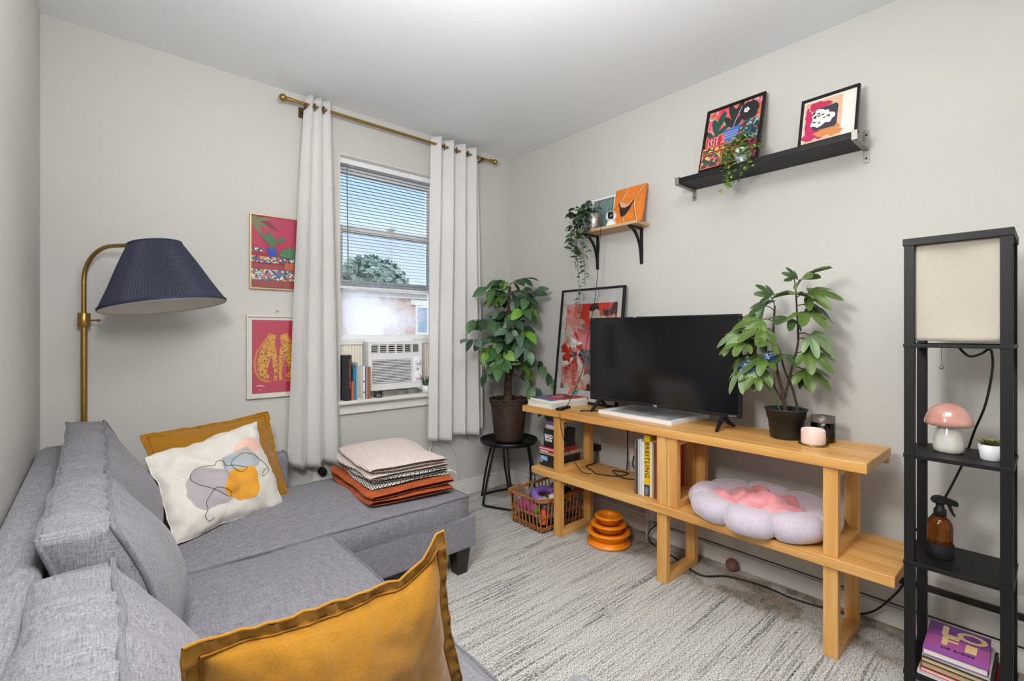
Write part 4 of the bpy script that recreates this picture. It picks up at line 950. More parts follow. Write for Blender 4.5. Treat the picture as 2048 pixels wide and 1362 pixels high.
for d, L_, zz, dr in (((-.86, -.10, .12), .43, .74, .03), ((.45, -1, .25), .44, .66, .24), ((.5, -1, .05), .42, .50, .26), ((-.75, -.55, .2), .34, .62, .12), ((-.8, .1, .35), .32, .85, .08), ((.3, -.5, .9), .28, .95, .14), ((-.2, -.9, .5), .34, .72, .2)):
    ficus_branch((cx, cy, zt + zz), d, L_, 9, dr, (0, 1, 1, 3))
print('ficus leaves', sum(1 for o in fc.children if o.name.startswith('leaf')))
# ================================================================== STACKED WOODEN BENCHES
def bench(label, y0, y1, ztop, zbot, frames, group):
    t = thing('wooden_bench', label, 'bench', (2.305, (y0 + y1) / 2, zbot), group=group)
    b = MB(); b.box(2.11, 2.50, y0, y1, ztop - .040, ztop); b.build('bench_top', M_woodY, t, bevel=.003)
    for ya, yb in frames:
        b = MB(); b.box(2.124, 2.160, ya, yb, zbot, ztop - .040); b.build('leg', M_woodZ, t, bevel=.002)
        b = MB(); b.box(2.405, 2.441, ya, yb, zbot, ztop - .040); b.build('leg', M_woodZ, t, bevel=.002)
        b = MB(); b.box(2.160, 2.405, ya, yb, zbot, zbot + .034); b.build('foot_rail', M_woodX, t, bevel=.002)
        b = MB(); b.box(2.160, 2.405, ya, yb, ztop - .075, ztop - .040); b.build('top_rail', M_woodX, t, bevel=.002)
    b = MB(); b.box(2.47, 2.495, y0 + .004, y1 - .004, ztop - .066, ztop - .040); b.build('rear_batten', M_woodY, t)
    return t
bench('pale wooden bench stacked on top carrying the television', .452, 2.312, .772, .389, ((1.985, 2.040), (1.268, 1.322), (1.212, 1.266), (.545, .595)), None)
bench('pale wooden bench standing on the carpet and holding the lilac pet bed', .371, 2.226, .389, 0, ((1.985, 2.040), (1.268, 1.322), (.545, .595)), None)
ZB, ZL = .772, .389

# ================================================================== TELEVISION
tv = thing('television', 'black flat television with its screen off on the upper bench', 'television', (2.33, 1.45, ZB)); ty0, ty1, tz0, tz1, tx = .995, 1.912, .836, 1.340, 2.318
MT = frame3((tx, ty1, tz0), (0, -1, 0), (0, 0, 1)); w, h = ty1 - ty0, tz1 - tz0
b = MB()
for r in (rect(0, 0, w, .017), rect(0, h - .009, w, h), rect(0, .017, .009, h - .009), rect(w - .009, .017, w, h - .009)): b.prism(r, MT, -.03, 0)
b.build('bezel', mat('tv_bezel', '#17181a', rough=.3, var=.08), tv, bevel=.0015)
b = MB(); b.prism(rect(.009, .017, w - .009, h - .009), MT, -.028, -.003); b.build('screen', mat('tv_screen', '#0b0d10', rough=.12, var=.05, spec=.6), tv)
b = MB(); b.prism(rect(.004, .004, w - .004, h - .004), MT, -.045, -.03); b.prism(rect(.15, .06, w - .15, h * .6), MT, -.085, -.045); b.build('rear_shell', M_black, tv, bevel=.004)
text('logo', 'TCL', .013, MT @ T((w * .5, .0085, .0003)), ink('#c9ccd0'), tv, bold=.0003)
text('logo', 'Roku TV', .010, MT @ T((w - .035, .0085, .0003)), ink('#b9bcc0'), tv)
b = MB(); b.prism(rect(w*.345, h-.004, w*.365, h-.001), MT, .0, .0006); b.build('sticker', ink('#d5d8da'), tv)
for yc in (1.845, 1.078):
    b = MB()
    for xf in (2.238, 2.425): b.tube([(2.333, yc, tz0 + .004), (2.333 + (xf-2.333)*.55, yc, ZB + .028), (xf, yc - .008, ZB + .006)], [.012, .010, .008], 8)
    b.build('foot', M_black, tv)

# ---- framed poster leaning behind it
MP = frame3((2.462, 2.352, ZB + .003), (0, -1, 0), (.095, 0, .775)); w, h = .545, .782
M_red = cells('red_collage', ['#c8281c', '#cf3326', '#d96a5e', '#b9ab98', '#c8281c', '#ece4dc', '#d2402f', '#c5b8a4', '#3a2522', '#d98078'], 9.5, (1, 1, .8), dist=.5)
S = [(rect(.012, .012, w-.012, h-.012), ink('#d9d7d6')), (rect(.052, .085, w-.052, h-.105), M_red)]
rr = random.Random(4)
for k in range(7):
    cx_, cy_ = rr.uniform(.08, .48), rr.uniform(.12, .66); S.append((blob(cx_, cy_, rr.uniform(.03, .08), rr.uniform(.02, .06), k, 22, .35), ink(['#c4b7a3', '#cc2b1e', '#ece6df', '#d98a80'][k % 4])))
for k in range(9): S.append((rect(.075, .155 + k*.011, .20, .160 + k*.011), ink('#c4372c')))
S.append((blob(.17, .40, .035, .022, 8, 22, .5), ink('#efeae4'))); S.append((blob(.15, .33, .02, .03, 9, 22, .5), ink('#3a2420')))
S = [(o, m) for o, m in S]
picture('framed_poster', 'black framed red and white collage poster leaning behind the television', MP, w, h, .014, .022, M_black, S, loc=(2.47, 2.08, ZB), cat='poster')

# ---- things on the upper bench
bk = thing('book', 'thick white art book lying on the far end of the upper bench', 'book', (2.29, 2.165, ZB)); Q = T((2.295, 2.163, ZB)) @ Matrix.Rotation(R(-4), 4, 'Z')
b = MB(); b.box(-.165, .165, -.118, .118, 0, .003, 0, Q); b.box(-.165, .165, -.118, .118, .033, .036, 0, Q); b.box(-.165, .165, -.118, -.115, .003, .033, 0, Q); b.build('cover', mat('cover_white', '#dcdad4', rough=.4), bk, bevel=.0008)
b = MB(); b.box(-.162, .162, -.115, .115, .003, .033, 0, Q); b.build('pages', M_paper, bk)
bk = thing('book', 'paperback with a red and blue photo cover on top of the white art book', 'book', (2.30, 2.163, ZB + .036)); Q = T((2.30, 2.165, ZB + .036)) @ Matrix.Rotation(R(-7), 4, 'Z')
b = MB(); b.box(-.15, .155, -.108, .108, 0, .014, 0, Q); b.build('pages', M_paper, bk)
b = MB(); b.box(-.152, .157, -.11, .11, .014, .016, 0, Q); b.build('cover', cells('photo_cover', ['#c8433f', '#d6d3d2', '#b23a44', '#4b6f9c', '#d8867f', '#43434a'], 11), bk)
rm = thing('remote_control', 'black remote control in front of the two books on the upper bench', 'remote', (2.185, 2.02, ZB)); Q = T((2.185, 2.015, ZB)) @ Matrix.Rotation(R(14), 4, 'Z')
b = MB(); b.box(-.07, .07, -.018, .018, 0, .016, 0, Q); b.build('body', M_black, rm, bevel=.006)
M_btn = mat('button_grey', '#55575a', rough=.5)
for i in range(5):
    for j in range(3): b = MB(); b.lathe([(0, .0185), (.003, .0185), (.004, .0155)], Q @ Vector((-.05 + i*.018, -.009 + j*.009, 0)), 8); b.build('button', M_btn, rm)
ws = thing('fruit_slice_ornament', 'turquoise and orange melon slice ornament standing behind the books', 'ornament', (2.475, 2.135, ZB)); Ms = frame3((2.475, 2.135, ZB + .002), (0.2, -1, 0), (0, 0, 1))
hf = lambda r: [(r*math.cos(PI*i/24), .012 + r*math.sin(PI*i/24)) for i in range(25)]
b = MB(); b.prism(hf(.098), Ms, -.015, .010); b.build('rind', mat('coral_glaze', '#d8512f', rough=.4), ws, bevel=.002)
b = MB(); b.prism(hf(.088), Ms, .010, .012); b.build('stripe', mat('orange_glaze', '#e87b45', rough=.4), ws)
b = MB(); b.prism(hf(.074), Ms, .012, .015); b.build('flesh', mat('turquoise_glaze', '#2fb3bd', rough=.35), ws)
for i in range(13): a = PI*(i+.5)/13; r = .062 if i % 2 else .042; b = MB(); b.prism(ell(r*math.cos(a), .014 + r*math.sin(a), .0028, .0045, 8, a), Ms, .015, .0165); b.build('seed', ink('#1d2f34'), ws)
bd = thing('framed_photo', 'white framed grey photo lying flat under the television', 'picture', (2.40, 1.53, ZB)); Mf = T((2.405, 1.525, ZB)) @ Matrix.Rotation(R(-3), 4, 'Z')
b = MB()
for r in (rect(-.185, -.245, .185, -.215), rect(-.185, .215, .185, .245), rect(-.185, -.215, -.155, .215), rect(.155, -.215, .185, .215)): b.prism(r, Mf, 0, .022)
b.build('frame', M_white, bd, bevel=.002)
print_obj('print', [(rect(-.155, -.215, .155, .215), mat('grey_photo', '#8d8f90', rough=.25, var=.35, vs=9, col2='#c9cacb'))], Mf, bd, w0=.016)
tag(MB().tube([(2.205, 1.895, ZB + .004), (2.285, 1.83, ZB + .004)], .004, 6).build('stylus', M_black), 'thin black stick lying beside the far foot of the television', 'pen')

# ================================================================== FATSIA IN NURSERY POT
fx, fy = 2.355, .805
fp = thing('potted_fatsia', 'broad lobed artificial fatsia in a black nursery pot beside the television', 'plant', (fx, fy, ZB)); M_pot = mat('nursery_pot', '#232425', rough=.5, var=.1)
b = MB(); b.lathe([(0, 0), (.060, 0), (.063, .004), (.074, .092), (.0775, .092), (.082, .128), (.088, .130), (.088, .134), (.082, .134), (.076, .10), (0, .10)], (fx, fy, ZB), 48); b.build('pot', M_pot, fp)
b = MB(); b.disc(.078, (fx, fy, ZB + .108), 32); b.build('soil', mat('soil', '#221c17', rough=1, var=.5, vs=90, bump=1, bs=90), fp)
def palm_mesh(m, L_=.13, nl=7, droop=.45, spread=235):
    S = R(spread); na = nl * 6; rows = []
    for i in range(na + 1):
        a = -S/2 + S*i/na; k = (a + S/2) / S * nl; f = abs((k % 1) * 2 - 1); env = 1 - .36 * abs(a / (S/2)) ** 1.4
        r = L_ * env * (.56 + .44 * (1 - f ** 1.7)); dirv = (math.sin(a), math.cos(a)); rows.append((dirv, r, f))
    vs = [(0, 0, 0)]
    for t in (.35, .7, 1.0):
        for (dx, dy), r, f in rows:
            q = r * t; vs.append((q*dx, q*dy, .012*t*(f - .4) - droop*q*q/L_))
    n = na + 1; fs = [(0, 1+i+1, 1+i) for i in range(na)]
    for ring in range(2):
        o = 1 + ring*n; fs += [(o+i, o+i+1, o+n+i+1, o+n+i) for i in range(na)]
    b = MB(); b.add(vs, fs, 0, True); return b.mesh('leaf', m)
FM = [palm_mesh(M_fats[0], .128, 5, .45, 215), palm_mesh(M_fats[1], .118, 5, .5, 230), palm_mesh(M_fats[2], .135, 5, .6, 190)]
base = Vector((fx, fy, ZB + .10)); rr = random.Random(21)
stems = [crv([base, base + Vector((-.01, .01, .10)), base + Vector((-.03, .03, .22)), base + Vector((-.01, .05, .36)), base + Vector((-.02, .04, .50))], 6),
         crv([base + Vector((0, .005, .08)), base + Vector((.0, -.02, .20)), base + Vector((-.005, -.05, .33)), base + Vector((.0, -.045, .46)), base + Vector((0, -.04, .57))], 6),
         crv([base + Vector((0, .01, .06)), base + Vector((-.04, .045, .15)), base + Vector((-.05, .10, .24)), base + Vector((-.06, .12, .36))], 6),
         crv([base + Vector((.03, -.045, .0)), base + Vector((.02, -.02, .12)), base + Vector((.0, .01, .22)), base + Vector((-.01, .02, .30))], 6)]
for i, s_ in enumerate(stems): b = MB(); b.tube(s_, [(.0095 if i == 0 else .0065) * (1 - .55*k/len(s_)) for k in range(len(s_))], 8); b.build('stem', M_stem, fp)
def fleaf(s_, t, d, m, sc_=1.0, pet=.05):
    p = s_[min(len(s_)-1, int(t*(len(s_)-1)))]; d = Vector(d).normalized(); q = p + d*pet
    b = MB(); b.tube([p, p + d*pet*.5 + Vector((0, 0, .006)), q], .0024, 5); b.build('petiole', M_stem, fp)
    e = d.copy(); e.z -= .25
    put(FM[m], 'leaf', fp, q, e, (-.55, -.35, 1.0), rr.uniform(-.35, .35), sc_)
for s_, t, d, m, sc_ in ((1,1,(-.3,-.5,.75),0,1.0),(1,.95,(.1,-1,.35),0,.95),(1,.9,(-.7,-.2,.5),0,.95),(1,.85,(.3,-.8,-.05),1,.85),(1,.75,(-.5,-.75,.1),0,1.0),(1,.6,(-.2,-1,-.15),2,.8),(1,.55,(.3,-.9,-.2),1,.85),(1,.45,(-.3,-.85,.0),0,.95),(1,.3,(-.1,-.9,-.1),0,.95),
                         (0,1,(-.3,.25,.85),1,.62),(0,.97,(.1,.6,.35),1,.8),(0,.9,(-.5,.85,.2),0,1.0),(0,.8,(-.6,.3,.15),0,1.0),(0,.75,(-.2,1,.0),1,.95),(0,.62,(-.7,.5,.0),0,.9),(0,.6,(-.4,-.5,.2),1,.75),(0,.5,(-.6,.9,-.1),0,.95),
                         (2,1,(-.25,1,.15),2,.95),(2,.9,(-.7,.6,.2),0,.9),(2,.8,(-.1,1,-.25),0,.85),(2,.7,(-.6,.75,-.35),2,1.0),(2,.5,(-.7,.2,-.1),0,.7),
                         (3,.55,(-.2,-.9,.25),1,.42),(3,.5,(-.1,-.6,-.1),1,.4),(1,.7,(-.8,.2,.35),1,.8),(0,.7,(-.8,-.1,.4),0,.85),(1,1,(-.1,.1,1),1,.5)):
    fleaf(stems[s_], t, d, m, sc_)
hy = thing('hydrangea_spray', 'blue artificial hydrangea flowers tucked into the fatsia pot', 'flower', (fx - .02, fy + .02, ZB + .11))
M_hy = [mat('hydrangea_blue', '#4a6fc4', rough=.6, var=.25, vs=60), mat('hydrangea_pale', '#9fb6e6', rough=.6, var=.2, vs=60)]
cA, cB = Vector((2.285, .935, 1.085)), Vector((2.30, .845, 1.135))
b = MB(); b.tube(crv([(fx - .01, fy + .02, ZB + .105), (2.33, .84, .95), (2.31, .89, 1.03), cA], 5), .0035, 6); b.tube(crv([(2.33, .84, .95), (2.315, .84, 1.05), cB], 5), .003, 6); b.build('stem', mat('green_stem', '#4a5f33', rough=.7), hy)
fl = []
for m in M_hy:
    b = MB()
    for k in range(4): a = PI/2*k; b.add([(0,0,0),(.006*math.cos(a-.6),.006*math.sin(a-.6),.002),(.0115*math.cos(a),.0115*math.sin(a),.0025),(.006*math.cos(a+.6),.006*math.sin(a+.6),.002)], [(0,1,2,3)])
    fl.append(b.mesh('floret', m))
for i in range(110):
    c, rad = (cA, .052) if i < 68 else (cB, .036); k = i if i < 68 else i - 68; n = 68 if i < 68 else 42
    z = 1 - 2*(k+.5)/n; a = k*2.399; q = Vector((math.cos(a)*math.sqrt(1-z*z), math.sin(a)*math.sqrt(1-z*z), z*.75))
    o = put(fl[rr.random() < .4], 'floret', hy, c + q*rad*rr.uniform(.85, 1.05), q.cross(Vector((.3, .5, .8))), q, 0, rr.uniform(.9, 1.25))

# ---- candles
ca = thing('candle', 'short pink pillar candle on a small gold dish in front of the pot', 'candle', (2.30, .68, ZB))
b = MB(); b.lathe([(0, 0), (.052, 0), (.056, .004), (.055, .006), (.050, .004), (0, .004)], (2.30, .68, ZB), 36); b.build('dish', mat('gold_dish', '#c39a3e', rough=.25, metal=.9), ca)
b = MB(); b.lathe([(0, .004), (.044, .004), (.0455, .008), (.0455, .060), (.042, .068), (.036, .069), (.030, .058), (.02, .050), (0, .048)], (2.30, .68, ZB), 40, wob=lambda i, j: 1 + (.02*math.sin(j*.5+1) if i in (4, 5) else 0)); b.build('wax', mat('pink_wax', '#eccbc0', rough=.5, var=.12, vs=22, col2='#f3e4de', sss=.15), ca)
b = MB(); b.tube([(2.30, .68, ZB + .046), (2.302, .68, ZB + .060)], .0014, 5); b.build('wick', M_black, ca)
cv = thing('candle_glass', 'smoky ribbed glass candle holder behind the pink candle', 'candle holder', (2.40, .672, ZB))
b = MB(); b.lathe([(.0, .0), (.043, .0), (.046, .006), (.046, .112), (.044, .112), (.043, .010), (.0, .008)], (2.40, .672, ZB), 40); b.build('glass', pane_glass('smoky_glass', '#e6e0db', 1.5), cv)
b = MB(); b.lathe([(0, .009), (.042, .009), (.042, .050), (0, .050)], (2.40, .672, ZB), 32); b.build('wax', mat('grey_wax', '#cfc6bf', rough=.5), cv)
b = MB(); b.lathe([(.0463, .086), (.0466, .112), (.0436, .1125), (.0434, .09)], (2.40, .672, ZB), 40); b.build('dark_rim', mat('smoke_rim', '#5f5650', rough=.3), cv)

# ================================================================== ON THE LOWER BENCH
def gamebox(label, x0, x1, y0, y1, z0, z1, m, lidm=None):
    t = thing('game_box', label, 'box', ((x0+x1)/2, (y0+y1)/2, z0), group='board games stacked on the lower bench')
    zl = z0 + (z1 - z0) * .55
    b = MB(); b.box(x0 + .001, x1 - .001, y0 + .001, y1 - .001, z0, z1 - .003); b.build('tray', m, t, bevel=.0012)
    b = MB(); b.box(x0, x1, y0, y1, zl, z1); b.build('lid', lidm or m, t, bevel=.0012); return t
M_gb = mat('game_black', '#1d2126', rough=.45, var=.1)
FX = lambda x: frame3((x, 0, 0), (0, -1, 0), (0, 0, 1))      # faces towards the room: u = -y
g = gamebox('black game box with a blue panel at the bottom of the game stack', 2.175, 2.39, 2.055, 2.215, ZL, ZL + .078, M_gb)
print_obj('label_print', [(rect(-2.208, ZL+.036, -2.142, ZL+.066), ink('#6fa5cf')), (rect(-2.205, ZL+.052, -2.148, ZL+.057), ink('#c9dcec')), (rect(-2.203, ZL+.043, -2.152, ZL+.047), ink('#b4cde2')), (rect(-2.207, ZL+.024, -2.188, ZL+.033), ink('#dfe3e6'))], FX(2.1745), g)
g = gamebox('flat tan game box below the red box in the stack', 2.17, 2.41, 2.05, 2.21, ZL + .078, ZL + .094, mat('game_tan', '#b9a184', rough=.6))
g = gamebox('red and white striped game box under the black game of white letters', 2.168, 2.38, 2.07, 2.212, ZL + .094, ZL + .122, mat('game_red', '#b5333a', rough=.45))
print_obj('label_print', [(rect(-2.21, ZL+.112, -2.08, ZL+.119), ink('#ead9d2')), (rect(-2.20, ZL+.097, -2.13, ZL+.104), ink('#efe2dc'))], FX(2.1675), g)
g = gamebox('black game box with white block letters in the upper part of the stack', 2.19, 2.36, 2.07, 2.195, ZL + .122, ZL + .238, M_gb)
text('title', 'BAD', .036, FX(2.1895) @ T((-2.148, ZL + .190, 0)), ink('#eef0f0'), g, bold=.0018); text('title', 'PEOPLE', .0185, FX(2.1895) @ T((-2.148, ZL + .166, 0)), ink('#eef0f0'), g, bold=.001)
print_obj('label_print', [(rect(-2.175, ZL+.153, -2.115, ZL+.1555), ink('#8c2d5c'))], FX(2.1895), g)
g = gamebox('small purple card game box topping the game stack', 2.20, 2.30, 2.09, 2.185, ZL + .238, ZL + .285, mat('game_cream', '#d9d2c9', rough=.5), mat('game_purple', '#7a5a9a', rough=.45, var=.2, vs=40))
# books and records between the legs
M0 = lambda y, lean=0.0: frame3((2.168, y, ZL + .001), (0, -1, 0), (0, lean, 1))
yy = 1.484
for lb, th, ht, dp, cc, txt in (('slim brown record sleeve at the open end of the leaning row', .011, .285, .25, '#6b5d52', None), ('dark grey slim record beside the brown sleeve', .008, .288, .25, '#2b2b2e', None),
                           ('pale grey-green magazine in the leaning row', .013, .292, .22, '#b9c1bf', None), ('white slim magazine in the leaning row', .010, .294, .22, '#d9dadb', None), ('white book with a dark top next to the yellow book', .014, .285, .22, '#e3e2de', None),
                           ('tall yellow hardback with a watchmaker title on its spine', .034, .322, .24, '#e2b90e', 'BREITLING'), ('cream slim book between the yellow book and the bench leg', .012, .29, .20, '#e3dccb', None), ('tan slim book against the bench leg', .009, .285, .20, '#a98c68', None)):
    M = M0(yy, -.035 if not txt else -.02)
    t = book(lb, M, th, dp, ht, cc, group='books leaning between the upper bench legs')
    if txt:
        text('spine_text', txt, .036, M @ T((th*.5, ht*.60, .0006)) @ Matrix.Rotation(R(-90), 4, 'Z'), ink('#3b3620'), t, spacing=1.12, bold=.0004)
        print_obj('label_print', [(rect(.001, .004, th-.001, .062), ink('#1f2b44')), (rect(.008, .012, .011, .05), ink('#9fa8b8')), (rect(.015, .010, .018, .053), ink('#c2c8d2')), (rect(.022, .012, .025, .05), ink('#9fa8b8'))], M, t, w0=.0005)
    yy -= th + .0008
rbk = thing('book', 'red book with black figures on its cover seen between the centre legs', 'book', (2.29, 1.345, ZL)); b = MB()
b.box(2.17, 2.40, 1.326, 1.329, ZL, ZL + .335-.01); b.box(2.17, 2.40, 1.351, 1.354, ZL, ZL + .325); b.box(2.17, 2.173, 1.329, 1.351, ZL, ZL + .325); b.build('cover', mat('cover_red', '#b8382f', rough=.45, var=.08), rbk)
b = MB(); b.box(2.173, 2.397, 1.329, 1.351, ZL + .002, ZL + .322); b.build('pages', M_paper, rbk)
MR = frame3((2.17, 1.3258, ZL), (1, 0, 0), (0, 0, 1))
print_obj('cover_print', [(rect(0, .285, .23, .325), ink('#1c1a1b')), (blob(.17, .185, .026, .024, 3, 20, .12), ink('#1a1516')), (blob(.165, .075, .026, .030, 5, 20, .12), ink('#1a1516')), (ell(.165, .055, .020, .024), ink('#8a7a62')), (blob(.06, .16, .022, .022, 6, 20, .12), ink('#1a1516'))], MR, rbk)
text('title', 'UYS', .036, MR @ T((.15, .255, .0006)), ink('#e3b8ae'), rbk)

# ---- pet bed
pc = Vector((2.295, .895, ZL)); pb = thing('pet_bed', 'lilac flower-shaped pet bed on the lower bench', 'pet bed', tuple(pc)); M_lil = weave('lilac_velvet', '#b5a9b8', '#d3c8d4', scale=.8, bump=.1, sheen=.6, crease=.1)
for k in range(8):
    a = 2*PI*(k+.18)/8; c = pc + Vector((math.cos(a)*.205, math.sin(a)*.246, .056)); tg = Vector((-math.sin(a)*.205, math.cos(a)*.246, 0)).normalized(); rd_ = Vector((tg.y, -tg.x, 0))
    def fn(u, v, c=c, tg=tg, rd_=rd_, k=k, a=a):
        w = 2*v - 1; an = 2*PI*u; prof_ = max(0.02, 1 - .94*abs(w)**4.2) ** .5
        wr = 1 + .045*math.sin(an*17 + k)*abs(w)**3
        r1, r2 = .074*prof_*wr, .060*prof_*wr; lx = w*.104
        p = c + tg*lx - rd_*(w*w*.022) + rd_*(r1*math.cos(an)) + Vector((0, 0, r2*math.sin(an)))
        p += noise.noise_vector(p*11)*.006; p.z = max(p.z, ZL + .0015); p.x = min(p.x, 2.595); return p
    b = MB(); b.grid(fn, 44, 22, cu=True); b.build('petal', M_lil, pb, fixn=True)
b = MB(); b.lathe([(0, .002), (.20, .002), (.215, .02), (.20, .04), (0, .045)], pc, 40, M=Matrix.Diagonal((.92, 1.12, 1))); b.build('base_pad', M_lil, pb)
pk = thing('pet_blanket', 'crumpled pink satin blanket inside the lilac pet bed', 'blanket', tuple(pc + Vector((0, 0, .05))))
def fn(u, v):
    a = 2*PI*u; r = v*(.178 + .035*math.sin(3*a + 1) + .018*math.sin(7*a)); x, y = r*math.cos(a)*.95, r*math.sin(a)*1.25
    p = Vector((x*7, y*7, 2.2)); hgt = .062 + .034*(1 - v*v) + .060*abs(noise.noise(p))**.8*(1 if v < .97 else .3) + .022*noise.noise(p*2.7) - .010*v*v
    n = noise.noise_vector(p*1.3)*.012; return pc + Vector((x + n.x - .01, y + n.y, hgt + .008))
b = MB(); b.grid(fn, 90, 36, cu=True); b.build('cloth', mat('pink_satin', '#dd7f8b', rough=.42, var=.14, vs=18, sheen=.5, col2='#e8a3a8'), pk, fixn=True, solid=.003)
# ================================================================== WICKER TOY BASKET AND TOYS
bx0, bx1, by0, by1, bh = 2.075, 2.475, 2.085, 2.375, .205
wb = thing('wicker_basket', 'open honey wicker basket of pet toys under the far end of the benches', 'basket', ((bx0+bx1)/2, (by0+by1)/2, 0))
M_wick = mat('honey_wicker', '#b67a43', rough=.55, var=.35, vs=50, col2='#8a5226')
sp = lambda z: .022 * z / bh                                  # sides lean out
def loop(z, o, wob=0.0, n=120, ph=0.0, dz=0.0):
    x0, x1, y0, y1 = bx0 - sp(z) - o, bx1 + sp(z) + o, by0 - sp(z) - o, by1 + sp(z) + o; r = .03; P = []
    segs = [((x0+r, y0), (x1-r, y0)), ((x1, y0+r), (x1, y1-r)), ((x1-r, y1), (x0+r, y1)), ((x0, y1-r), (x0, y0+r))]
    cs = [(x1-r, y0+r, -PI/2), (x1-r, y1-r, 0), (x0+r, y1-r, PI/2), (x0+r, y0+r, PI)]
    for (a, b_), (qx, qy, a0) in zip(segs, cs):
        for i in range(24): t = i/24; P.append((a[0]+(b_[0]-a[0])*t, a[1]+(b_[1]-a[1])*t))
        for i in range(6): an = a0 + PI/2*i/6; P.append((qx + r*math.cos(an), qy + r*math.sin(an)))
    m = len(P); c = ((x0+x1)/2, (y0+y1)/2); out = []
    for i, (x, y) in enumerate(P + P[:1]):
        k = math.sin(i*PI/2.0 + ph)*wob; d = Vector((x-c[0], y-c[1])).normalized(); out.append((x + d.x*k, y + d.y*k, z + dz*math.cos(i*.8 + ph)))
    return out
for z0_, nn in ((.018, 4), (.098, 3)):
    for k in range(nn): b = MB(); b.tube(loop(z0_ + k*.0065, 0, .004, ph=PI*k), .0028, 5, cap=False); b.build('woven_band', M_wick, wb)
for k in range(4): b = MB(); b.tube(loop(bh - .004 + .0035*k, .002*(k % 2), .003, ph=k*1.6, dz=.003), .0052, 6, cap=False); b.build('braided_rim', M_wick, wb)
stake = MB(); stake.tube([(0, 0, .004), (0, 0, bh)], .0042, 6); stm = stake.mesh('stake', M_wick)
def st_at(x, y, ax, ay):
    o = bpy.data.objects.new('stake', stm); COL.objects.link(o); o.parent = wb; z = Vector((ax*.022, ay*.022, bh)).normalized()
    o.matrix_local = Matrix.Translation(Vector((x, y, 0)) - wb.location) @ Vector((0, 0, 1)).rotation_difference(z).to_matrix().to_4x4()
for i in range(9): y = by0 + .012 + (by1-by0-.024)*i/8; st_at(bx0, y, -1, 0); st_at(bx1, y, 1, 0)
for i in range(11): x = bx0 + .03 + (bx1-bx0-.06)*i/10; st_at(x, by0, 0, -1); st_at(x, by1, 0, 1)
b = MB(); b.box(bx0+.006, bx1-.006, by0+.006, by1-.006, .008, .014); b.build('base', mat('wicker_dark', '#5f3c22', rough=.8, var=.3), wb)
G = 'pet toys in the wicker basket'
def toy(name, label, bm_, m, loc, cat='toy'):
    t = thing(name, label, cat, loc, group=G); o = bm_.build('body', m, t); return t
c = (2.225, 2.225)
b = MB(); pts = [(2.235 + .085*math.cos(a), 2.215 + .062*math.sin(a), .175 + .018*math.sin(a)) for a in [PI*1.25*i/60 - .3 for i in range(61)]]
b.tube(pts, [.024 + .0035*(1 if i % 2 else -1) for i in range(61)], 12); toy('crinkle_ring_toy', 'ribbed purple ring toy lying across the top of the basket', b, mat('toy_purple', '#8a68b8', rough=.6), (2.235, 2.215, .15))
b = MB(); b.ball((2.205, 2.128, .185), (.026, .026, .030), 18, 12); toy('ball_toy', 'white egg-shaped ball beside the purple ring toy', b, mat('toy_white', '#e4ded8', rough=.7, bump=.4, bs=150), (2.205, 2.128, .155))
b = MB(); b.ball((2.37, 2.27, .195), .027, 18, 12); toy('ball_toy', 'teal ball at the back of the basket', b, mat('toy_teal', '#3f8d9a', rough=.7), (2.37, 2.27, .168))
b = MB(); b.tube([(2.27, 2.10, .185), (2.34, 2.09, .20), (2.43, 2.085, .215)], [.013, .014, .012], 10); toy('stick_toy', 'hot pink crinkled stick toy along the near rim', b, mat('toy_pink', '#e2497a', rough=.6, var=.3, vs=60), (2.34, 2.09, .19))
b = MB(); b.ball((2.12, 2.30, .12), (.045, .05, .035), 16, 10); b.ball((2.14, 2.24, .10), (.04, .045, .035), 16, 10); toy('plush_toy', 'magenta plush pressed against the open side of the basket', b, mat('toy_magenta', '#c24aa0', rough=.9, var=.25, vs=30), (2.12, 2.30, .09))
b = MB(); b.ball((2.098, 2.165, .12), (.018, .017, .020), 14, 10); b.ball((2.100, 2.168, .088), (.016, .021, .015), 14, 10); b.ball((2.098, 2.165, .142), (.010, .010, .012), 10, 8); toy('plush_toy', 'small green figure toy behind the front stakes', b, mat('toy_green', '#79b53c', rough=.7), (2.10, 2.165, .07))
b = MB(); b.tube([(2.10, 2.105, .055), (2.10, 2.102, .10), (2.10, 2.104, .145)], [.017, .020, .014], 10); toy('plush_toy', 'orange red toy in the near front corner of the basket', b, mat('toy_orange', '#d7522c', rough=.7), (2.10, 2.10, .04))
b = MB(); b.ball((2.105, 2.345, .165), (.018, .02, .022), 14, 10); toy('plush_toy', 'pale blue and white toy at the far front corner of the basket', b, mat('toy_blue', '#6f9fd0', rough=.7, var=.5, vs=40, col2='#e8ebef'), (2.105, 2.345, .14))
b = MB(); b.tube(crv([(2.30, 2.118, .15), (2.33, 2.105, .155), (2.36, 2.105, .14)], 6), .014, 10); toy('ball_toy', 'yellow and black striped toy behind the near side stakes', b, cells('toy_stripes', ['#d9c21f', '#2a2a24', '#e2cf3a'], 60), (2.33, 2.11, .12))
b = MB(); b.box(2.30, 2.37, 2.16, 2.23, .165, .195, 0); b.ball((2.40, 2.19, .175), (.04, .05, .03), 14, 10); toy('harness_toy', 'dark fabric toy with an orange tag behind the purple ring', b, mat('toy_dark', '#23242c', rough=.9), (2.35, 2.19, .15))
b = MB()
for i, (x, y, z, r) in enumerate(((2.14,2.16,.055,.045),(2.22,2.14,.06,.05),(2.32,2.16,.065,.055),(2.40,2.16,.06,.05),(2.16,2.28,.05,.045),(2.26,2.30,.06,.06),(2.38,2.30,.06,.055),(2.22,2.21,.09,.05),(2.34,2.22,.10,.05))): b.ball((x, y, z + .01), (r, r*.9, r*.8), 14, 10)
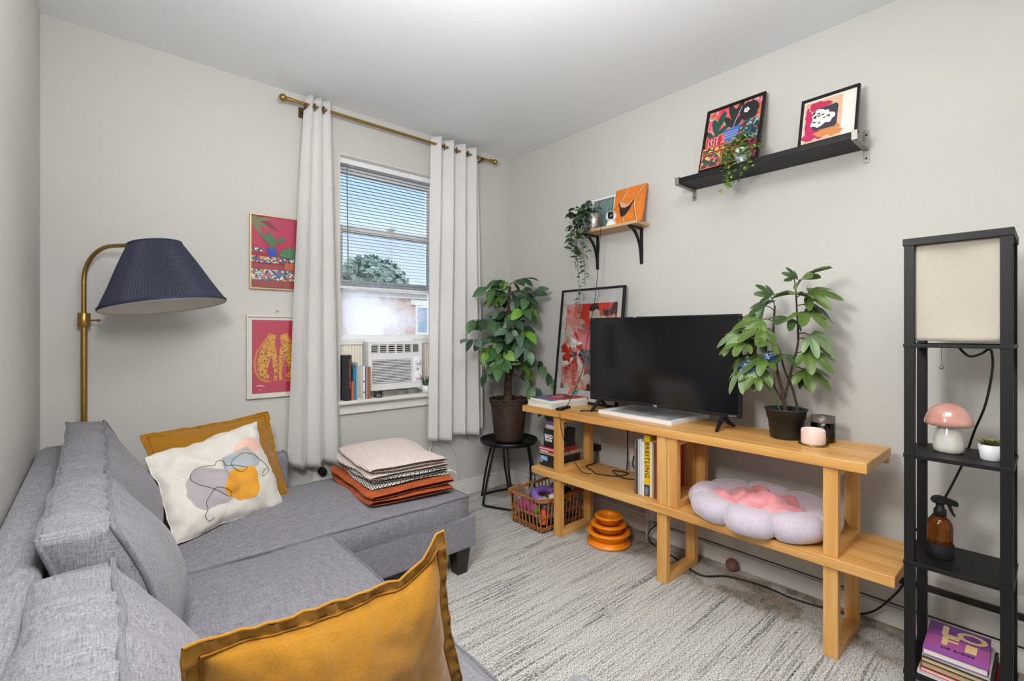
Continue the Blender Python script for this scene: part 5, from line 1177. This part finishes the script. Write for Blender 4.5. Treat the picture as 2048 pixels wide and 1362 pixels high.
o = b.build('toy_filling', cells('toy_mix', ['#23303a', '#3b4a3a', '#2a2430', '#5d6a72', '#2d3f4c', '#8a8f90', '#3a2f3c'], 26, dist=.3)); tag(o, 'jumble of dark soft toys filling the bottom of the basket', 'toys'); o['kind'] = 'stuff'
b = MB()
def bag(u, v):
    p = Vector((2.16 + .07*u + .04*v, 2.30 + .06*u, .14 + .14*v)); n3 = noise.noise_vector(p*18)*.016; return p + n3
b.grid(bag, 16, 16); tag(b.build('plastic_bag', mat('clear_plastic', '#b9c6d6', rough=.25, var=.3, vs=30, col2='#e6ebf2'), solid=.001), 'crumpled translucent plastic bag rising from the far corner of the basket', 'bag', G)
b = MB(); b.box(2.14, 2.185, 2.15, 2.19, .178, .186, 0, None); toy('card_toy', 'small striped card beside the purple ring', b, mat('toy_card', '#c9b79c', rough=.6), (2.16, 2.17, .178))

# ================================================================== ORANGE TOWER TOY
ox, oy = 2.295, 1.752
tw = thing('track_tower_toy', 'orange four tier ball track tower toy standing on the carpet', 'toy', (ox, oy, 0)); M_or = mat('orange_plastic', '#f08a12', rough=.28, var=.04, coat=.2)
b = MB(); b.lathe([(0, .003), (.124, .003), (.129, .008), (.128, .014), (.104, .020), (.100, .034), (0, .034)], (ox, oy, 0), 56); b.build('base_track', M_or, tw)
for z, r in ((.034, .127), (.078, .105), (.122, .083)):
    b = MB(); b.lathe([(r-.040, z), (r-.022, z), (r-.020, z+.022), (r-.006, z+.031), (r, z+.036), (r-.001, z+.042), (r-.006, z+.045), (r-.018, z+.046), (r-.030, z+.044), (r-.038, z+.030), (r-.040, z)], (ox, oy, 0), 56); b.build('track_tier', M_or, tw)
b = MB(); b.ball((ox - .03, oy + .06, .048), .017, 14, 10); b.build('ball', mat('toy_ball_blue', '#35507a', rough=.4), tw)

# ================================================================== ADAPTER AND CORDS
ad = thing('power_adapter', 'black power adapter plugged into the wall outlet below the upper bench', 'adapter', (2.56, 2.07, .455)); b = MB(); b.box(2.535, 2.592, 2.04, 2.10, .445, .485); b.build('body', M_black, ad, bevel=.004)
b = MB(); b.tube(crv([(2.555, 2.045, .445), (2.52, 2.02, .41), (2.45, 1.98, .397), (2.36, 1.98, .395), (2.32, 1.90, .3945), (2.28, 1.83, .395), (2.33, 1.72, .395), (2.42, 1.70, .40), (2.40, 1.80, .396), (2.33, 1.66, .395), (2.42, 1.58, .395), (2.46, 1.66, .395)], 8), .0032, 6); b.build('cord', M_cord, ad)
tag(MB().tube(crv([(2.50, 1.80, .775), (2.55, 1.80, .74), (2.555, 1.80, .60), (2.55, 1.80, .40), (2.54, 1.81, .30), (2.55, 1.79, .22), (2.54, 1.70, .25), (2.53, 1.64, .33), (2.53, 1.63, .36)], 8), .0042, 7).build('cord', M_cord), 'black cord hanging from the television down behind both benches', 'cord')
tag(MB().tube(crv([(2.53, 1.50, .37), (2.53, 1.50, .26), (2.52, 1.53, .15), (2.49, 1.60, .06), (2.47, 1.585, .012), (2.44, 1.50, .007), (2.40, 1.38, .007), (2.33, 1.20, .007), (2.42, 1.10, .007), (2.46, .95, .007), (2.45, .80, .007), (2.49, .62, .01), (2.505, .52, .05), (2.50, .44, .16), (2.49, .40, .24)], 8), .0042, 7).build('cord', M_cord), 'black cord snaking along the carpet in front of the heater', 'cord')
tag(MB().tube(crv([(2.585, 1.775, .46), (2.56, 1.76, .455), (2.50, 1.72, .42), (2.47, 1.65, .398)], 6), .004, 6).build('plug_cord', M_cord), 'black plug and short cord at the outlet beside the records', 'cord')
tag(MB().tube(crv([(2.47, 1.93, 1.955), (2.452, 1.93, 1.93), (2.447, 1.935, 1.86), (2.452, 1.955, 1.70), (2.46, 1.975, 1.55), (2.45, 1.99, 1.42), (2.42, 2.02, 1.20), (2.36, 2.02, .98), (2.20, 2.00, .79), (2.13, 1.985, .778), (2.106, 1.97, .74), (2.103, 1.955, .66), (2.12, 1.92, .55), (2.19, 1.88, .42), (2.25, 1.85, .394)], 8), .0024, 6).build('cord', M_cord), 'thin dark cord running from the camera on the small shelf down over the bench', 'cord')
bb = tag(MB().ball((2.505, 1.115, .034), .032, 20, 14).build('ball', mat('brown_ball', '#8f6a58', rough=.8, var=.3)), 'dull brown ball on the carpet against the heater', 'ball')

# ================================================================== SMALL WALL SHELF
sh = thing('wall_shelf', 'small light wood shelf on black curved brackets on the long wall', 'shelf', (2.525, 1.895, 1.912)); zs = 1.932
b = MB(); b.box(2.45, 2.60, 1.665, 2.125, 1.913, zs); b.build('board', wood('oak_board', 1, '#b08a5e', '#cfae84', knots=False, rough=.5), sh, bevel=.004)
for y in (1.725, 2.075):
    br_ = MB(); br_.box(2.592, 2.60, y-.010, y+.010, 1.684, 1.913); br_.box(2.462, 2.60, y-.010, y+.010, 1.905, 1.913)
    pts = [(2.467 + .125*math.sin(a), y, 1.905 - .19*(1-math.cos(a))) for a in [PI/2*i/14 for i in range(15)]]
    for (p, q) in zip(pts, pts[1:]):
        br_.add([(p[0], y-.008, p[2]), (p[0], y+.008, p[2]), (q[0], y+.008, q[2]), (q[0], y-.008, q[2]), (p[0]-.005, y-.008, p[2]-.006), (p[0]-.005, y+.008, p[2]-.006), (q[0]-.005, y+.008, q[2]-.006), (q[0]-.005, y-.008, q[2]-.006)], [(0,1,2,3), (7,6,5,4), (0,4,5,1), (3,2,6,7), (0,3,7,4), (1,5,6,2)])
    br_.build('bracket', M_black, sh)
ZSH = zs
cm = thing('security_camera', 'white round indoor camera with a dark face on the small shelf', 'camera', (2.50, 1.885, ZSH)); cc = Vector((2.50, 1.885, ZSH + .066))
b = MB(); b.lathe([(0, 0), (.036, 0), (.037, .008), (.030, .026), (.024, .036), (0, .036)], (2.50, 1.885, ZSH), 32); b.build('base', M_white, cm)
b = MB(); b.ball(cc, .036, 28, 18); b.build('head', M_white, cm)
Mc = frame3(tuple(cc), (.45, -.9, 0), (.1, .05, 1)); b = MB()
def face(u, v):
    a = (u-.5)*1.05; e = (v-.5)*1.45; d = Vector((math.sin(a)*math.cos(e), math.sin(e), math.cos(a)*math.cos(e))); return Mc @ (d*.0368)
b.grid(face, 14, 14, fixn=False) if False else b.grid(face, 14, 14); b.build('dark_face', mat('camera_face', '#141416', rough=.15), cm)
b = MB(); b.ball(Mc @ Vector((0, .003, .036)), .006, 14, 10); b.build('lens', mat('lens_dark', '#2b2d33', rough=.1, coat=.5), cm)
Mo = frame3((2.515, 1.890, ZSH + .001), (0, -1, 0), (.058, 0, .24)); w, h = .228, .246
cvs = thing('orange_canvas', 'orange painted canvas of a bare midriff with a black brief on the small shelf', 'picture', (2.53, 1.78, ZSH)); b = MB(); b.prism(rect(0, 0, w, h), Mo, 0, .016); b.build('canvas', mat('canvas_orange', '#dd7a1e', rough=.6, var=.14, vs=30), cvs, bevel=.0015)
K = ink('#1d1b1a'); Wt = ink('#f0dcc4'); Od = ink('#c25f12')
def stroke(pts, wd): return [(x - wd, y) for x, y in pts] + [(x + wd, y) for x, y in pts[::-1]]
S = [(stroke([(.088,.244),(.082,.21),(.062,.17),(.045,.145)], .0018), Wt), (stroke([(.083,.244),(.077,.21),(.057,.17),(.04,.145)], .0016), K),
     (stroke([(.212,.244),(.18,.19),(.16,.155),(.158,.13),(.172,.07),(.195,.005)], .0022), Wt), (stroke([(.207,.244),(.175,.19),(.154,.155),(.152,.13),(.166,.07),(.189,.005)], .0018), K),
     (stroke([(.045,.145),(.02,.12),(.004,.10)], .0016), K), (stroke([(.08,.05),(.09,.03),(.102,.005)], .0022), Wt), (stroke([(.074,.05),(.084,.03),(.096,.005)], .0016), K), (ell(.11,.165,.003,.004), Od),
     ([(.038,.15),(.045,.149),(.06,.115),(.09,.105),(.125,.118),(.148,.150),(.153,.150),(.135,.10),(.10,.055),(.075,.045),(.058,.075),(.048,.12)], K),
     (stroke([(.047,.152),(.062,.122),(.09,.112),(.12,.124),(.145,.153)], .0016), Wt)]
print_obj('print', S, Mo, cvs, w0=.0163)
Mw = frame3((2.545, 2.10, ZSH + .001), (0, -1, 0), (.04, 0, .225)); w, h = .20, .226
S = [(rect(.018, .018, w-.018, h-.018), mat('forest_photo', '#7f9593', rough=.5, var=.6, vs=24, stretch=(1, 4, .25), col2='#3d5250'))]
picture('framed_photo', 'white framed misty forest photo half hidden behind the trailing plant', Mw, w, h, .012, .016, M_white, S, loc=(2.55, 2.0, ZSH), gl=False)
# trailing plant
tx_, ty_ = 2.505, 2.035
tp2 = thing('trailing_plant', 'trailing green vine in a silver pot on the small shelf', 'plant', (tx_, ty_, ZSH))
b = MB(); b.lathe([(0, 0), (.044, 0), (.046, .003), (.056, .105), (.054, .107), (.051, .095), (0, .09)], (tx_, ty_, ZSH), 40); b.build('pot', mat('silver_pot', '#b5b0a8', rough=.25, metal=.85, var=.08), tp2)
VM = [leaf_mesh('leaf', .052, .028, m, .2, .2, 5) for m in (mat('vine_dark', '#2c4631', rough=.45, var=.25, vs=30), mat('vine_mid', '#46683a', rough=.45, var=.25, vs=30), mat('vine_grey', '#55706a', rough=.5, var=.2, vs=30))]
rr = random.Random(5); o0 = Vector((tx_, ty_, ZSH + .10))
strands = [[(0,0,0),(-.05,.03,.035),(-.085,.06,-.03),(-.095,.07,-.20),(-.09,.055,-.42),(-.085,.05,-.60),(-.08,.05,-.78)], [(0,0,0),(-.05,.04,.03),(-.09,.085,-.05),(-.09,.09,-.20),(-.085,.08,-.36)], [(0,0,0),(-.06,.02,.02),(-.08,.03,-.08),(-.078,.02,-.26),(-.075,.01,-.48)],
           [(0,0,0),(-.03,.07,.04),(-.05,.13,-.02),(-.055,.15,-.14)], [(0,0,0),(-.05,-.0,.02),(-.075,-.01,-.07),(-.078,-.02,-.17)], [(0,0,0),(-.03,.03,.07),(-.045,.06,.085)], [(0,0,0),(-.01,-.03,.04),(-.02,-.06,.05)],
           [(0,0,0),(-.05,.08,.06),(-.07,.14,.05),(-.08,.19,.0)], [(0,0,0),(-.06,.05,.01),(-.095,.07,-.10),(-.10,.065,-.30)], [(0,0,0),(.0,.02,.06),(.01,.03,.10)], [(0,0,0),(-.06,.06,.03),(-.09,.11,-.06),(-.085,.12,-.24)]]
for si, s_ in enumerate(strands):
    P = crv([o0 + Vector(p) for p in s_], 8); b = MB(); b.tube(P, .0014, 5); b.build('stem', mat('vine_stem', '#4d5a3a', rough=.7), tp2)
    L_ = sum((P[i+1]-P[i]).length for i in range(len(P)-1)); k = max(6, int(L_/(.0135 if si else .022)))
    for i in range(k):
        j = min(len(P)-2, int((i+.6)/k*(len(P)-1))); p = P[j]; a = rr.uniform(0, 6.28)
        d = Vector((math.cos(a)*.7 - .25, math.sin(a)*.8, rr.uniform(-.55, .45)))
        q = p + d.normalized()*.04
        if q.x > 2.585 or (q.z < ZSH and q.z > ZSH-.02 and q.x > 2.45 and q.y < 2.125): continue
        put(VM[rr.choice((0, 0, 1, 1, 2) if p.z > ZSH - .25 else (0, 2, 2))], 'leaf', tp2, p, d, (rr.uniform(-.8, 0), rr.uniform(-.8, .2), 1), rr.uniform(-.6, .6), rr.uniform(.75, 1.25) * (1 if p.z > ZSH - .2 else .72))

# ================================================================== BLACK PICTURE LEDGE
lg = thing('picture_ledge', 'long black shelf board on steel brackets high on the wall', 'shelf', (2.505, .96, 2.06)); zl = 2.100
b = MB(); b.box(2.412, 2.597, .565, 1.365, 2.072, zl); b.build('board', M_blackwood, lg, bevel=.0015)
for y in (1.365, .565):
    s = 1 if y > 1 else -1; ya, yb = (y - .004, y + .018) if s > 0 else (y - .018, y + .004)
    b = MB(); b.box(2.404, 2.60, ya, yb, 2.063, 2.072); b.box(2.402, 2.409, ya, yb, 2.063, 2.104); b.box(2.404, 2.44, ya, yb, zl, 2.104)
    b.box(2.596, 2.60, ya, yb, 2.01, 2.155 if s < 0 else 2.072); b.build('bracket', M_steel, lg, bevel=.001)
    for z in ((2.030, 2.135) if s < 0 else (2.030,)):
        b = MB(); b.lathe([(0, .003), (.003, .003), (.0045, 0)], (2.596, (ya+yb)/2, z), 12, 0, Matrix.Rotation(R(-90), 3, 'Y')); b.build('screw', M_black, lg)
Ma = frame3((2.455, 1.268, zl + .001), (0, -1, 0), (.108, 0, .365)); w, h = .305, .382
bgm = cells('floral_ground', ['#d8435c', '#d94a62', '#d93b52', '#e0785a', '#c9b6cf', '#d8435c', '#e4605f', '#a8b26a'], 62, dist=.08); S = [(rect(.012, .012, w-.012, h-.012), bgm)]
S.append((rect(.012, .012, w-.012, .155), ink('#8f2a4e'))); G1, G2 = ink('#1f4d40'), ink('#232c2b')
for cx_, cy_, rx, ry, ro in ((.055,.27,.016,.05,.25),(.085,.30,.018,.055,-.3),(.035,.22,.012,.04,.7),(.105,.24,.014,.045,-.9),(.07,.235,.012,.05,0)): S.append((ell(cx_, cy_, rx, ry, 16, ro), G1))
for cx_, cy_, rx, ry, ro in ((.145,.32,.018,.055,.35),(.175,.33,.016,.05,-.4),(.13,.27,.016,.045,.6),(.18,.26,.015,.05,-.5),(.155,.285,.013,.06,0)): S.append((ell(cx_, cy_, rx, ry, 16, ro), G2))
S.append((stroke([(.15,.20),(.165,.27),(.19,.345)], .0018), ink('#d8b8c0')))
S.append(([(.105,.225),(.195,.235),(.180,.13),(.128,.13)], ink('#3f69b4')))
for k in range(3): S.append(([(.112+.008*i, .178+.014*k + (.005 if i % 2 else 0)) for i in range(10)] + [(.112+.008*i, .174+.014*k + (.005 if i % 2 else 0)) for i in range(9, -1, -1)], ink('#b9a9b4')))
S.append(([(.02,.205),(.10,.205),(.092,.115),(.03,.115)], ink('#b3263c')))
for i in range(34): S.append((ell(.030 + .062*((i*.7549) % 1), .122 + .075*((i*.5698+.1) % 1), .0030, .0040, 8, i), ink('#f2e3df')))
S.append((blob(.235,.295,.045,.058,2,24,.05), ink('#1c1e20'))); S.append((rect(.222,.20,.25,.25), ink('#1c1e20')))
for k in range(5): S.append((ell(.222 + .009*math.cos(k*1.257), .302 + .010*math.sin(k*1.257), .006, .0065, 10), ink('#f0ece6')))
S.append((ell(.222, .302, .003, .003, 8), ink('#2a2a2a')))
M_shirt = cells('floral_shirt', ['#16323a', '#183038', '#1d5f63', '#16323a', '#7fc4bd', '#16323a', '#c94a4a'], 90, dist=.05)
S.append(([(.185,.16),(.20,.215),(.225,.24),(.262,.245),(.29,.23),(.292,.12),(.19,.115)], M_shirt)); S.append(([(.182,.11),(.195,.165),(.19,.10)], ink('#e3a99c')))
O1 = ink('#e07a3a'); D1 = cells('drawer_floral', ['#3d3a44', '#44404a', '#c9575a', '#3d3a44', '#d8b04a', '#3a4d4a'], 70)
for (a0, c0, a1, c1) in ((.012,.012,.115,.10),(.012,.105,.115,.135),(.12,.012,.225,.10),(.12,.105,.225,.135)): S.append((rect(a0, c0, a1, c1), O1)); S.append((rect(a0+.004, c0+.004, a1-.004, c1-.004), D1))
picture('framed_print', 'black framed colourful print of a person seen from behind among potted plants', Ma, w, h, .013, .018, M_blackwood, S, loc=(2.50, 1.11, zl), gl=False)
Mb = frame3((2.462, .788, zl + .001), (0, -1, 0), (.06, 0, .235)); w, h = .228, .242
S = [(rect(.011,.011,w-.011,h-.011), ink('#e6e1d8')), (rect(.016,.016,.165,h-.02), mat('print_grain', '#e2c7ad', rough=.5, var=.3, vs=30, stretch=(1, 2, 30), col2='#c98f6a')), (blob(.075,.195,.045,.022,3,20,.15), ink('#b52b52')), (blob(.06,.06,.045,.040,9,22,.2), ink('#b8265a')), (blob(.12,.055,.05,.03,5,22,.2), ink('#c9824a')),
     (blob(.035,.13,.016,.06,4,22,.2), ink('#b8265a')), ([(.05,.165),(.075,.178),(.14,.185),(.15,.175),(.148,.08),(.14,.068),(.06,.07),(.05,.09)], ink('#34303f')), (blob(.088,.128,.045,.042,7,30,.16), ink('#efe9e2'))]
rr = random.Random(8)
for i in range(14): S.append((blob(.088 + rr.uniform(-.032,.032), .128 + rr.uniform(-.03,.03), rr.uniform(.003,.008), rr.uniform(.002,.005), i, 10, .3), ink('#2f2c38')))
picture('framed_print', 'small black framed abstract collage in magenta, ink and cream on the ledge', Mb, w, h, .010, .018, M_blackwood, S, loc=(2.49, .67, zl), gl=False)
lx, ly = 2.448, 1.035
lpz = thing('trailing_plant', 'small light green trailing plant in a patterned white pot on the black ledge', 'plant', (lx, ly, zl))
b = MB(); b.lathe([(0, 0), (.030, 0), (.032, .003), (.040, .070), (.0385, .071), (.037, .062), (0, .06)], (lx, ly, zl), 32); b.build('pot', cells('patterned_pot', ['#dcdcdc', '#d6d8dc', '#6f86b0', '#dcdcdc', '#c9ccd2'], 70), lpz)
rr = random.Random(9)
for mi, (mm, cnt) in enumerate(((mat('trail_olive', '#6d8a3c', rough=.5, var=.25, vs=40), 150), (mat('trail_lime', '#a3bd3f', rough=.5, var=.2, vs=40), 80), (mat('trail_deep', '#4a6a34', rough=.5, var=.25, vs=40), 110))):
    b = MB()
    for i in range(cnt):
        s_ = rr.random(); 
        if s_ < .5: a = rr.uniform(0, 6.28); r = rr.uniform(0, .075); p = Vector((lx + r*math.cos(a)*.8 - .014, ly + r*math.sin(a)*1.25, zl + .078 + rr.uniform(-.02, .07) - r*.45))
        elif s_ < .76: t = rr.random(); p = Vector((lx - .055 + rr.gauss(0, .010), ly + .048 + rr.gauss(0, .020), zl + .07 - .20*t))
        elif s_ < .92: t = rr.random(); p = Vector((lx - .05 + rr.gauss(0, .010), ly - .042 + rr.gauss(0, .018), zl + .07 - .12*t))
        else: t = rr.random(); p = Vector((lx - .052 + rr.gauss(0, .006), ly - .005 + rr.gauss(0, .010), zl + .06 - .155*t))
        d = Vector((rr.uniform(-1, .2), rr.uniform(-1, 1), rr.uniform(-.8, .5))).normalized(); u = d.cross(Vector((rr.uniform(-1, 1), rr.uniform(-1, 1), 1))).normalized(); l = rr.uniform(.016, .025); n_ = d.cross(u)
        b.add([p, p + d*l*.35 + u*l*.36 + n_*.002, p + d*l*.8 + u*l*.26, p + d*l, p + d*l*.8 - u*l*.26, p + d*l*.35 - u*l*.36 + n_*.002], [(0, 1, 2, 3), (0, 3, 4, 5)], 0, True)
    o = b.build('foliage', mm, lpz); o['kind'] = 'stuff'
b = MB()
for pts in ([(0,0,.07),(-.04,.03,.09),(-.058,.045,.04),(-.055,.05,-.13)], [(0,0,.07),(-.035,-.025,.09),(-.052,-.042,.04),(-.05,-.045,-.05)], [(0,0,.07),(-.04,0,.085),(-.054,-.005,.03),(-.052,-.008,-.10)]): b.tube(crv([Vector((lx, ly, zl)) + Vector(p) for p in pts], 6), .0011, 4)
o = b.build('stems', mat('vine_stem', '#4d5a3a'), lpz); o['kind'] = 'stuff'

# ================================================================== SHELF TOWER LAMP
ax0, ax1, ay0, ay1 = 2.10, 2.36, .085, .345
tl_ = thing('shelf_lamp', 'tall black shelf tower lamp with a cream fabric shade at the top', 'floor lamp', ((ax0+ax1)/2, (ay0+ay1)/2, 0)); pw = .028
for x in (ax0, ax1 - pw):
    for y in (ay0, ay1 - pw): b = MB(); b.box(x, x+pw, y, y+pw, 0, 1.548); b.build('post', M_black, tl_, bevel=.001)
b = MB(); b.box(ax0-.003, ax1+.003, ay0-.003, ay1+.003, 1.548, 1.572); b.build('top_frame', M_black, tl_, bevel=.001)
for z, th in ((1.199, .012), (.820, .014), (.452, .014), (.072, .016)):
    b = MB(); b.box(ax0-.002, ax1+.002, ay0-.002, ay1+.002, z, z+th); b.build('shelf', M_blackwood, tl_, bevel=.001)
M_shade = weave('cream_shade', '#bdb5a7', '#c9c1b4', scale=1.6, bump=.03, transl=.15); Hs = (1.548 - 1.222) / 2; zc = (1.548 + 1.222) / 2
def shade(u, v, k):
    s = 4*u; f = int(s) % 4; t = (s - int(s))*2 - 1; w2 = .115 - .004
    bow = -.010*(1-t*t)*(1-(2*v-1)**4) + .006*math.sin(3*t + 2*v + f)*(1-abs(2*v-1)**3)*(1-t**6)
    x, y = [(t, -1), (1, t), (-t, -1*-1), (-1, -t)][f]; rx, ry = (x*w2, y*(w2+bow)) if f in (0, 2) else (x*(w2+bow), y*w2)
    return Vector(((ax0+ax1)/2 + rx, (ay0+ay1)/2 + ry, 1.222 + 2*Hs*v))
b = MB(); b.grid(lambda u, v: shade(u, v, 0), 64, 24, cu=True); b.build('lamp_shade', M_shade, tl_, fixn=True, solid=.001)
b = MB(); b.tube([(ax0 + .06, .255, 1.199), (ax0 + .06, .255, 1.135)], .0009, 5); b.ball((ax0 + .06, .255, 1.131), .0065, 14, 10); b.build('pull_chain', M_steel, tl_)
b = MB(); b.tube(crv([(ax0+.10, .215, 1.197), (ax0+.10, .19, 1.17), (ax0+.14, .165, 1.178), (ax0+.18, .15, 1.192), (ax0+.20, .143, 1.18), (ax0+.20, .142, 1.12), (ax0+.22, .16, 1.0), (ax0+.255, .19, .90), (ax0+.275, .205, .84), (ax0+.275, .22, .78), (ax0+.275, .265, .65), (ax0+.28, .30, .57), (ax0+.29, .345, .50), (ax0+.31, .375, .45), (ax0+.33, .40, .36)], 8), .0038, 7); b.build('cord', M_cord, tl_)
# mushroom lamp
ml = thing('mushroom_lamp', 'iridescent glass mushroom lamp with a pink cap on the tower shelf', 'lamp', (2.235, .245, .834))
M_irid = mat('iridescent_glass', '#ded6cc', rough=.12, var=.12, vs=14, stretch=(6, 6, 1), coat=.6, sss=.2, col2='#c9cdc9')
b = MB(); b.lathe([(0, 0), (.036, 0), (.041, .005), (.0425, .018), (.041, .042), (.035, .070), (.029, .088), (.027, .102), (0, .102)], (2.235, .245, .834), 40); b.build('stem', M_irid, ml)
M_pg = mat('pink_glass', '#d3a597', rough=.08, var=.14, vs=10, coat=.8, sss=.2, col2='#c0877b')
b = MB(); b.lathe([(.0, .100), (.048, .094), (.060, .094), (.066, .099), (.065, .110), (.059, .130), (.047, .150), (.030, .164), (.012, .1705), (0, .171)], (2.235, .245, .834), 48); b.build('cap', M_pg, ml)
# small succulent
sx, sy = 2.195, .140
sc2 = thing('potted_succulent', 'green rosette succulent in a white pot beside the mushroom lamp', 'plant', (sx, sy, .834))
b = MB(); b.lathe([(0, 0), (.022, 0), (.024, .003), (.030, .050), (.0285, .051), (.0275, .044), (0, .043)], (sx, sy, .834), 32); b.build('pot', M_white, sc2)
SM = leaf_mesh('leaf', .042, .022, mat('rosette_green', '#6f8148', rough=.5, var=.35, vs=30, col2='#7d6038'), -.15, .35, 5)
for i in range(26):
    a = i*2.4; e = .05 + .9*i/26; put(SM, 'leaf', sc2, (sx, sy, .834 + .046), (math.cos(a), math.sin(a), e*1.3), (0, 0, 1), 0, 1.05 - .5*i/26)
# spray bottle
qx, qy, qz = 2.222, .266, .466
sb = thing('spray_bottle', 'amber glass spray bottle with a black trigger and sleeve on the tower shelf', 'bottle', (qx, qy, qz))
SBS = Matrix.Diagonal((.82, .82, .90))
b = MB(); b.lathe([(0, .002), (.040, .002), (.0425, .006), (.0425, .118), (.040, .134), (.032, .148), (.020, .157), (.016, .160), (.016, .168)], (qx, qy, qz), 40, M=SBS); b.build('glass', glassy('amber_glass', '#8a4a16', .04, 1.35, .75), sb)
b = MB(); b.lathe([(0, 0), (.044, 0), (.0455, .004), (.0455, .055), (.0435, .055)], (qx, qy, qz), 40, M=SBS); b.build('sleeve', mat('black_rubber', '#14161a', rough=.7, spec=.2), sb)
Mt = frame3((qx, qy, qz), (.35, -.94, 0), (0, 0, 1)) @ Matrix.Diagonal((.84, .90, .84, 1))
b = MB(); b.lathe([(.018, .158), (.021, .160), (.021, .184), (.015, .190), (.013, .205), (0, .205)], (qx, qy, qz), 28, M=SBS, wob=lambda i, j: 1.02 if j % 2 and i in (1, 2) else 1); b.build('collar', M_black, sb)
b = MB(); b.prism([(-.030,.222),(-.020,.234),(.0,.238),(.052,.222),(.056,.218),(.056,.204),(.050,.203),(.02,.206),(-.018,.206),(-.028,.212)], Mt, -.011, .011); b.build('spray_head', M_black, sb, bevel=.003)
b = MB(); b.prism([(.022,.206),(.034,.206),(.040,.185),(.048,.168),(.047,.160),(.040,.166),(.030,.184)], Mt, -.007, .007); b.build('trigger', M_black, sb, bevel=.002)
# books at the bottom
ZT = .088
def flatbook(label, x0, x1, y0, y1, z0, z1, cc, rot=0.0, pages=M_paper, open_x=True):
    t = thing('book', label, 'book', ((x0+x1)/2, (y0+y1)/2, z0), group='books stacked in the tower lamp'); c = Vector(((x0+x1)/2, (y0+y1)/2, 0)); Q = T(c) @ Matrix.Rotation(rot, 4, 'Z') @ T(-c)
    m = mat('cover_' + cc.strip('#'), cc, rough=.45, var=.06)
    b = MB(); b.box(x0, x1, y0, y1, z0, z0+.0016, 0, Q); b.box(x0, x1, y0, y1, z1-.0016, z1, 0, Q); b.box(x0, x1, y1-.002, y1, z0+.0016, z1-.0016, 0, Q); b.build('cover', m, t)
    b = MB(); b.box(x0+.003, x1-.003, y0+.003, y1-.002, z0+.0016, z1-.0016, 0, Q); b.build('pages', pages, t); return t, Q
flatbook('white spiral notebook at the bottom of the tower book stack', 2.112, 2.34, .128, .312, ZT, ZT+.010, '#dadbdd')
flatbook('red and white paperback near the bottom of the tower book stack', 2.116, 2.34, .122, .305, ZT+.0105, ZT+.024, '#c5202a')
flatbook('tan paged hardback in the middle of the tower book stack', 2.118, 2.34, .130, .303, ZT+.0245, ZT+.044, '#3b352f', 0, mat('pages_tan', '#c2a37c', rough=.8, var=.15))
flatbook('dark covered hardback below the white paperback in the tower', 2.116, 2.335, .128, .302, ZT+.0445, ZT+.060, '#2c2a27', 0, mat('pages_cream', '#d3bc93', rough=.8, var=.15))
flatbook('white paperback directly under the purple book', 2.124, 2.335, .136, .300, ZT+.0605, ZT+.071, '#e3dfd8')
t, Q = flatbook('purple novel with large cream letters on top of the tower book stack', 2.118, 2.342, .143, .302, ZT+.0715, ZT+.092, '#8a4a9c', R(2))
ML = Q @ frame3((2.118, .302, ZT + .0922), (0, -1, 0), (1, 0, 0)); cr_ = ink('#d8b98f')
print_obj('cover_print', [(rect(.0, .0, .159, .224), ink('#84408f')), (rect(0, 0, .159, .125), ink('#a4508f')), (rect(0, 0, .159, .05), ink('#9a4f9e')), (rect(0, .165, .159, .224), ink('#6c3f86'))], ML, t)
for s, u, v, sz, m in (('L', .058, .170, .098, cr_), ('O', .114, .168, .092, cr_), ('F', .060, .098, .092, ink('#e3bf8a'))): text('title_letter', s, sz, ML @ T((u, v, .0014)), m, t, bold=.0026, sx=1.08)
b = MB(); b.prism([(.10, .066), (.128, .066), (.130, .122), (.122, .126), (.102, .122)], ML, .0014, .002); b.build('title_letter', ink('#e3c08c'), t)
b = MB(); b.prism(rect(.110, .122, .127, .1265), ML, .002, .0026); b.build('title_dot', ink('#6b2230'), t)
text('author_text', 'LIZ RIGGS', .0165, ML @ T((.083, .046, .0014)), ink('#24153a'), t, bold=.0004, spacing=1.15)
text('spine_text', 'LO FI', .014, Q @ frame3((2.23, .3024, ZT + .082), (-1, 0, 0), (0, 0, 1)), cr_, t)
tag((lambda: (lambda b: b.build('folder', mat('folder_red', '#b01420', rough=.4)))(MB().box(2.13, 2.33, .108, .113, ZT, ZT + .105)))(), 'bright red folder standing beside the tower book stack', 'folder')
tag((lambda: (lambda b: b.build('folder', mat('folder_white', '#d9dde0', rough=.4)))(MB().box(2.13, 2.33, .102, .107, ZT, ZT + .112)))(), 'pale grey folder standing behind the red folder', 'folder')
#@@NEXT
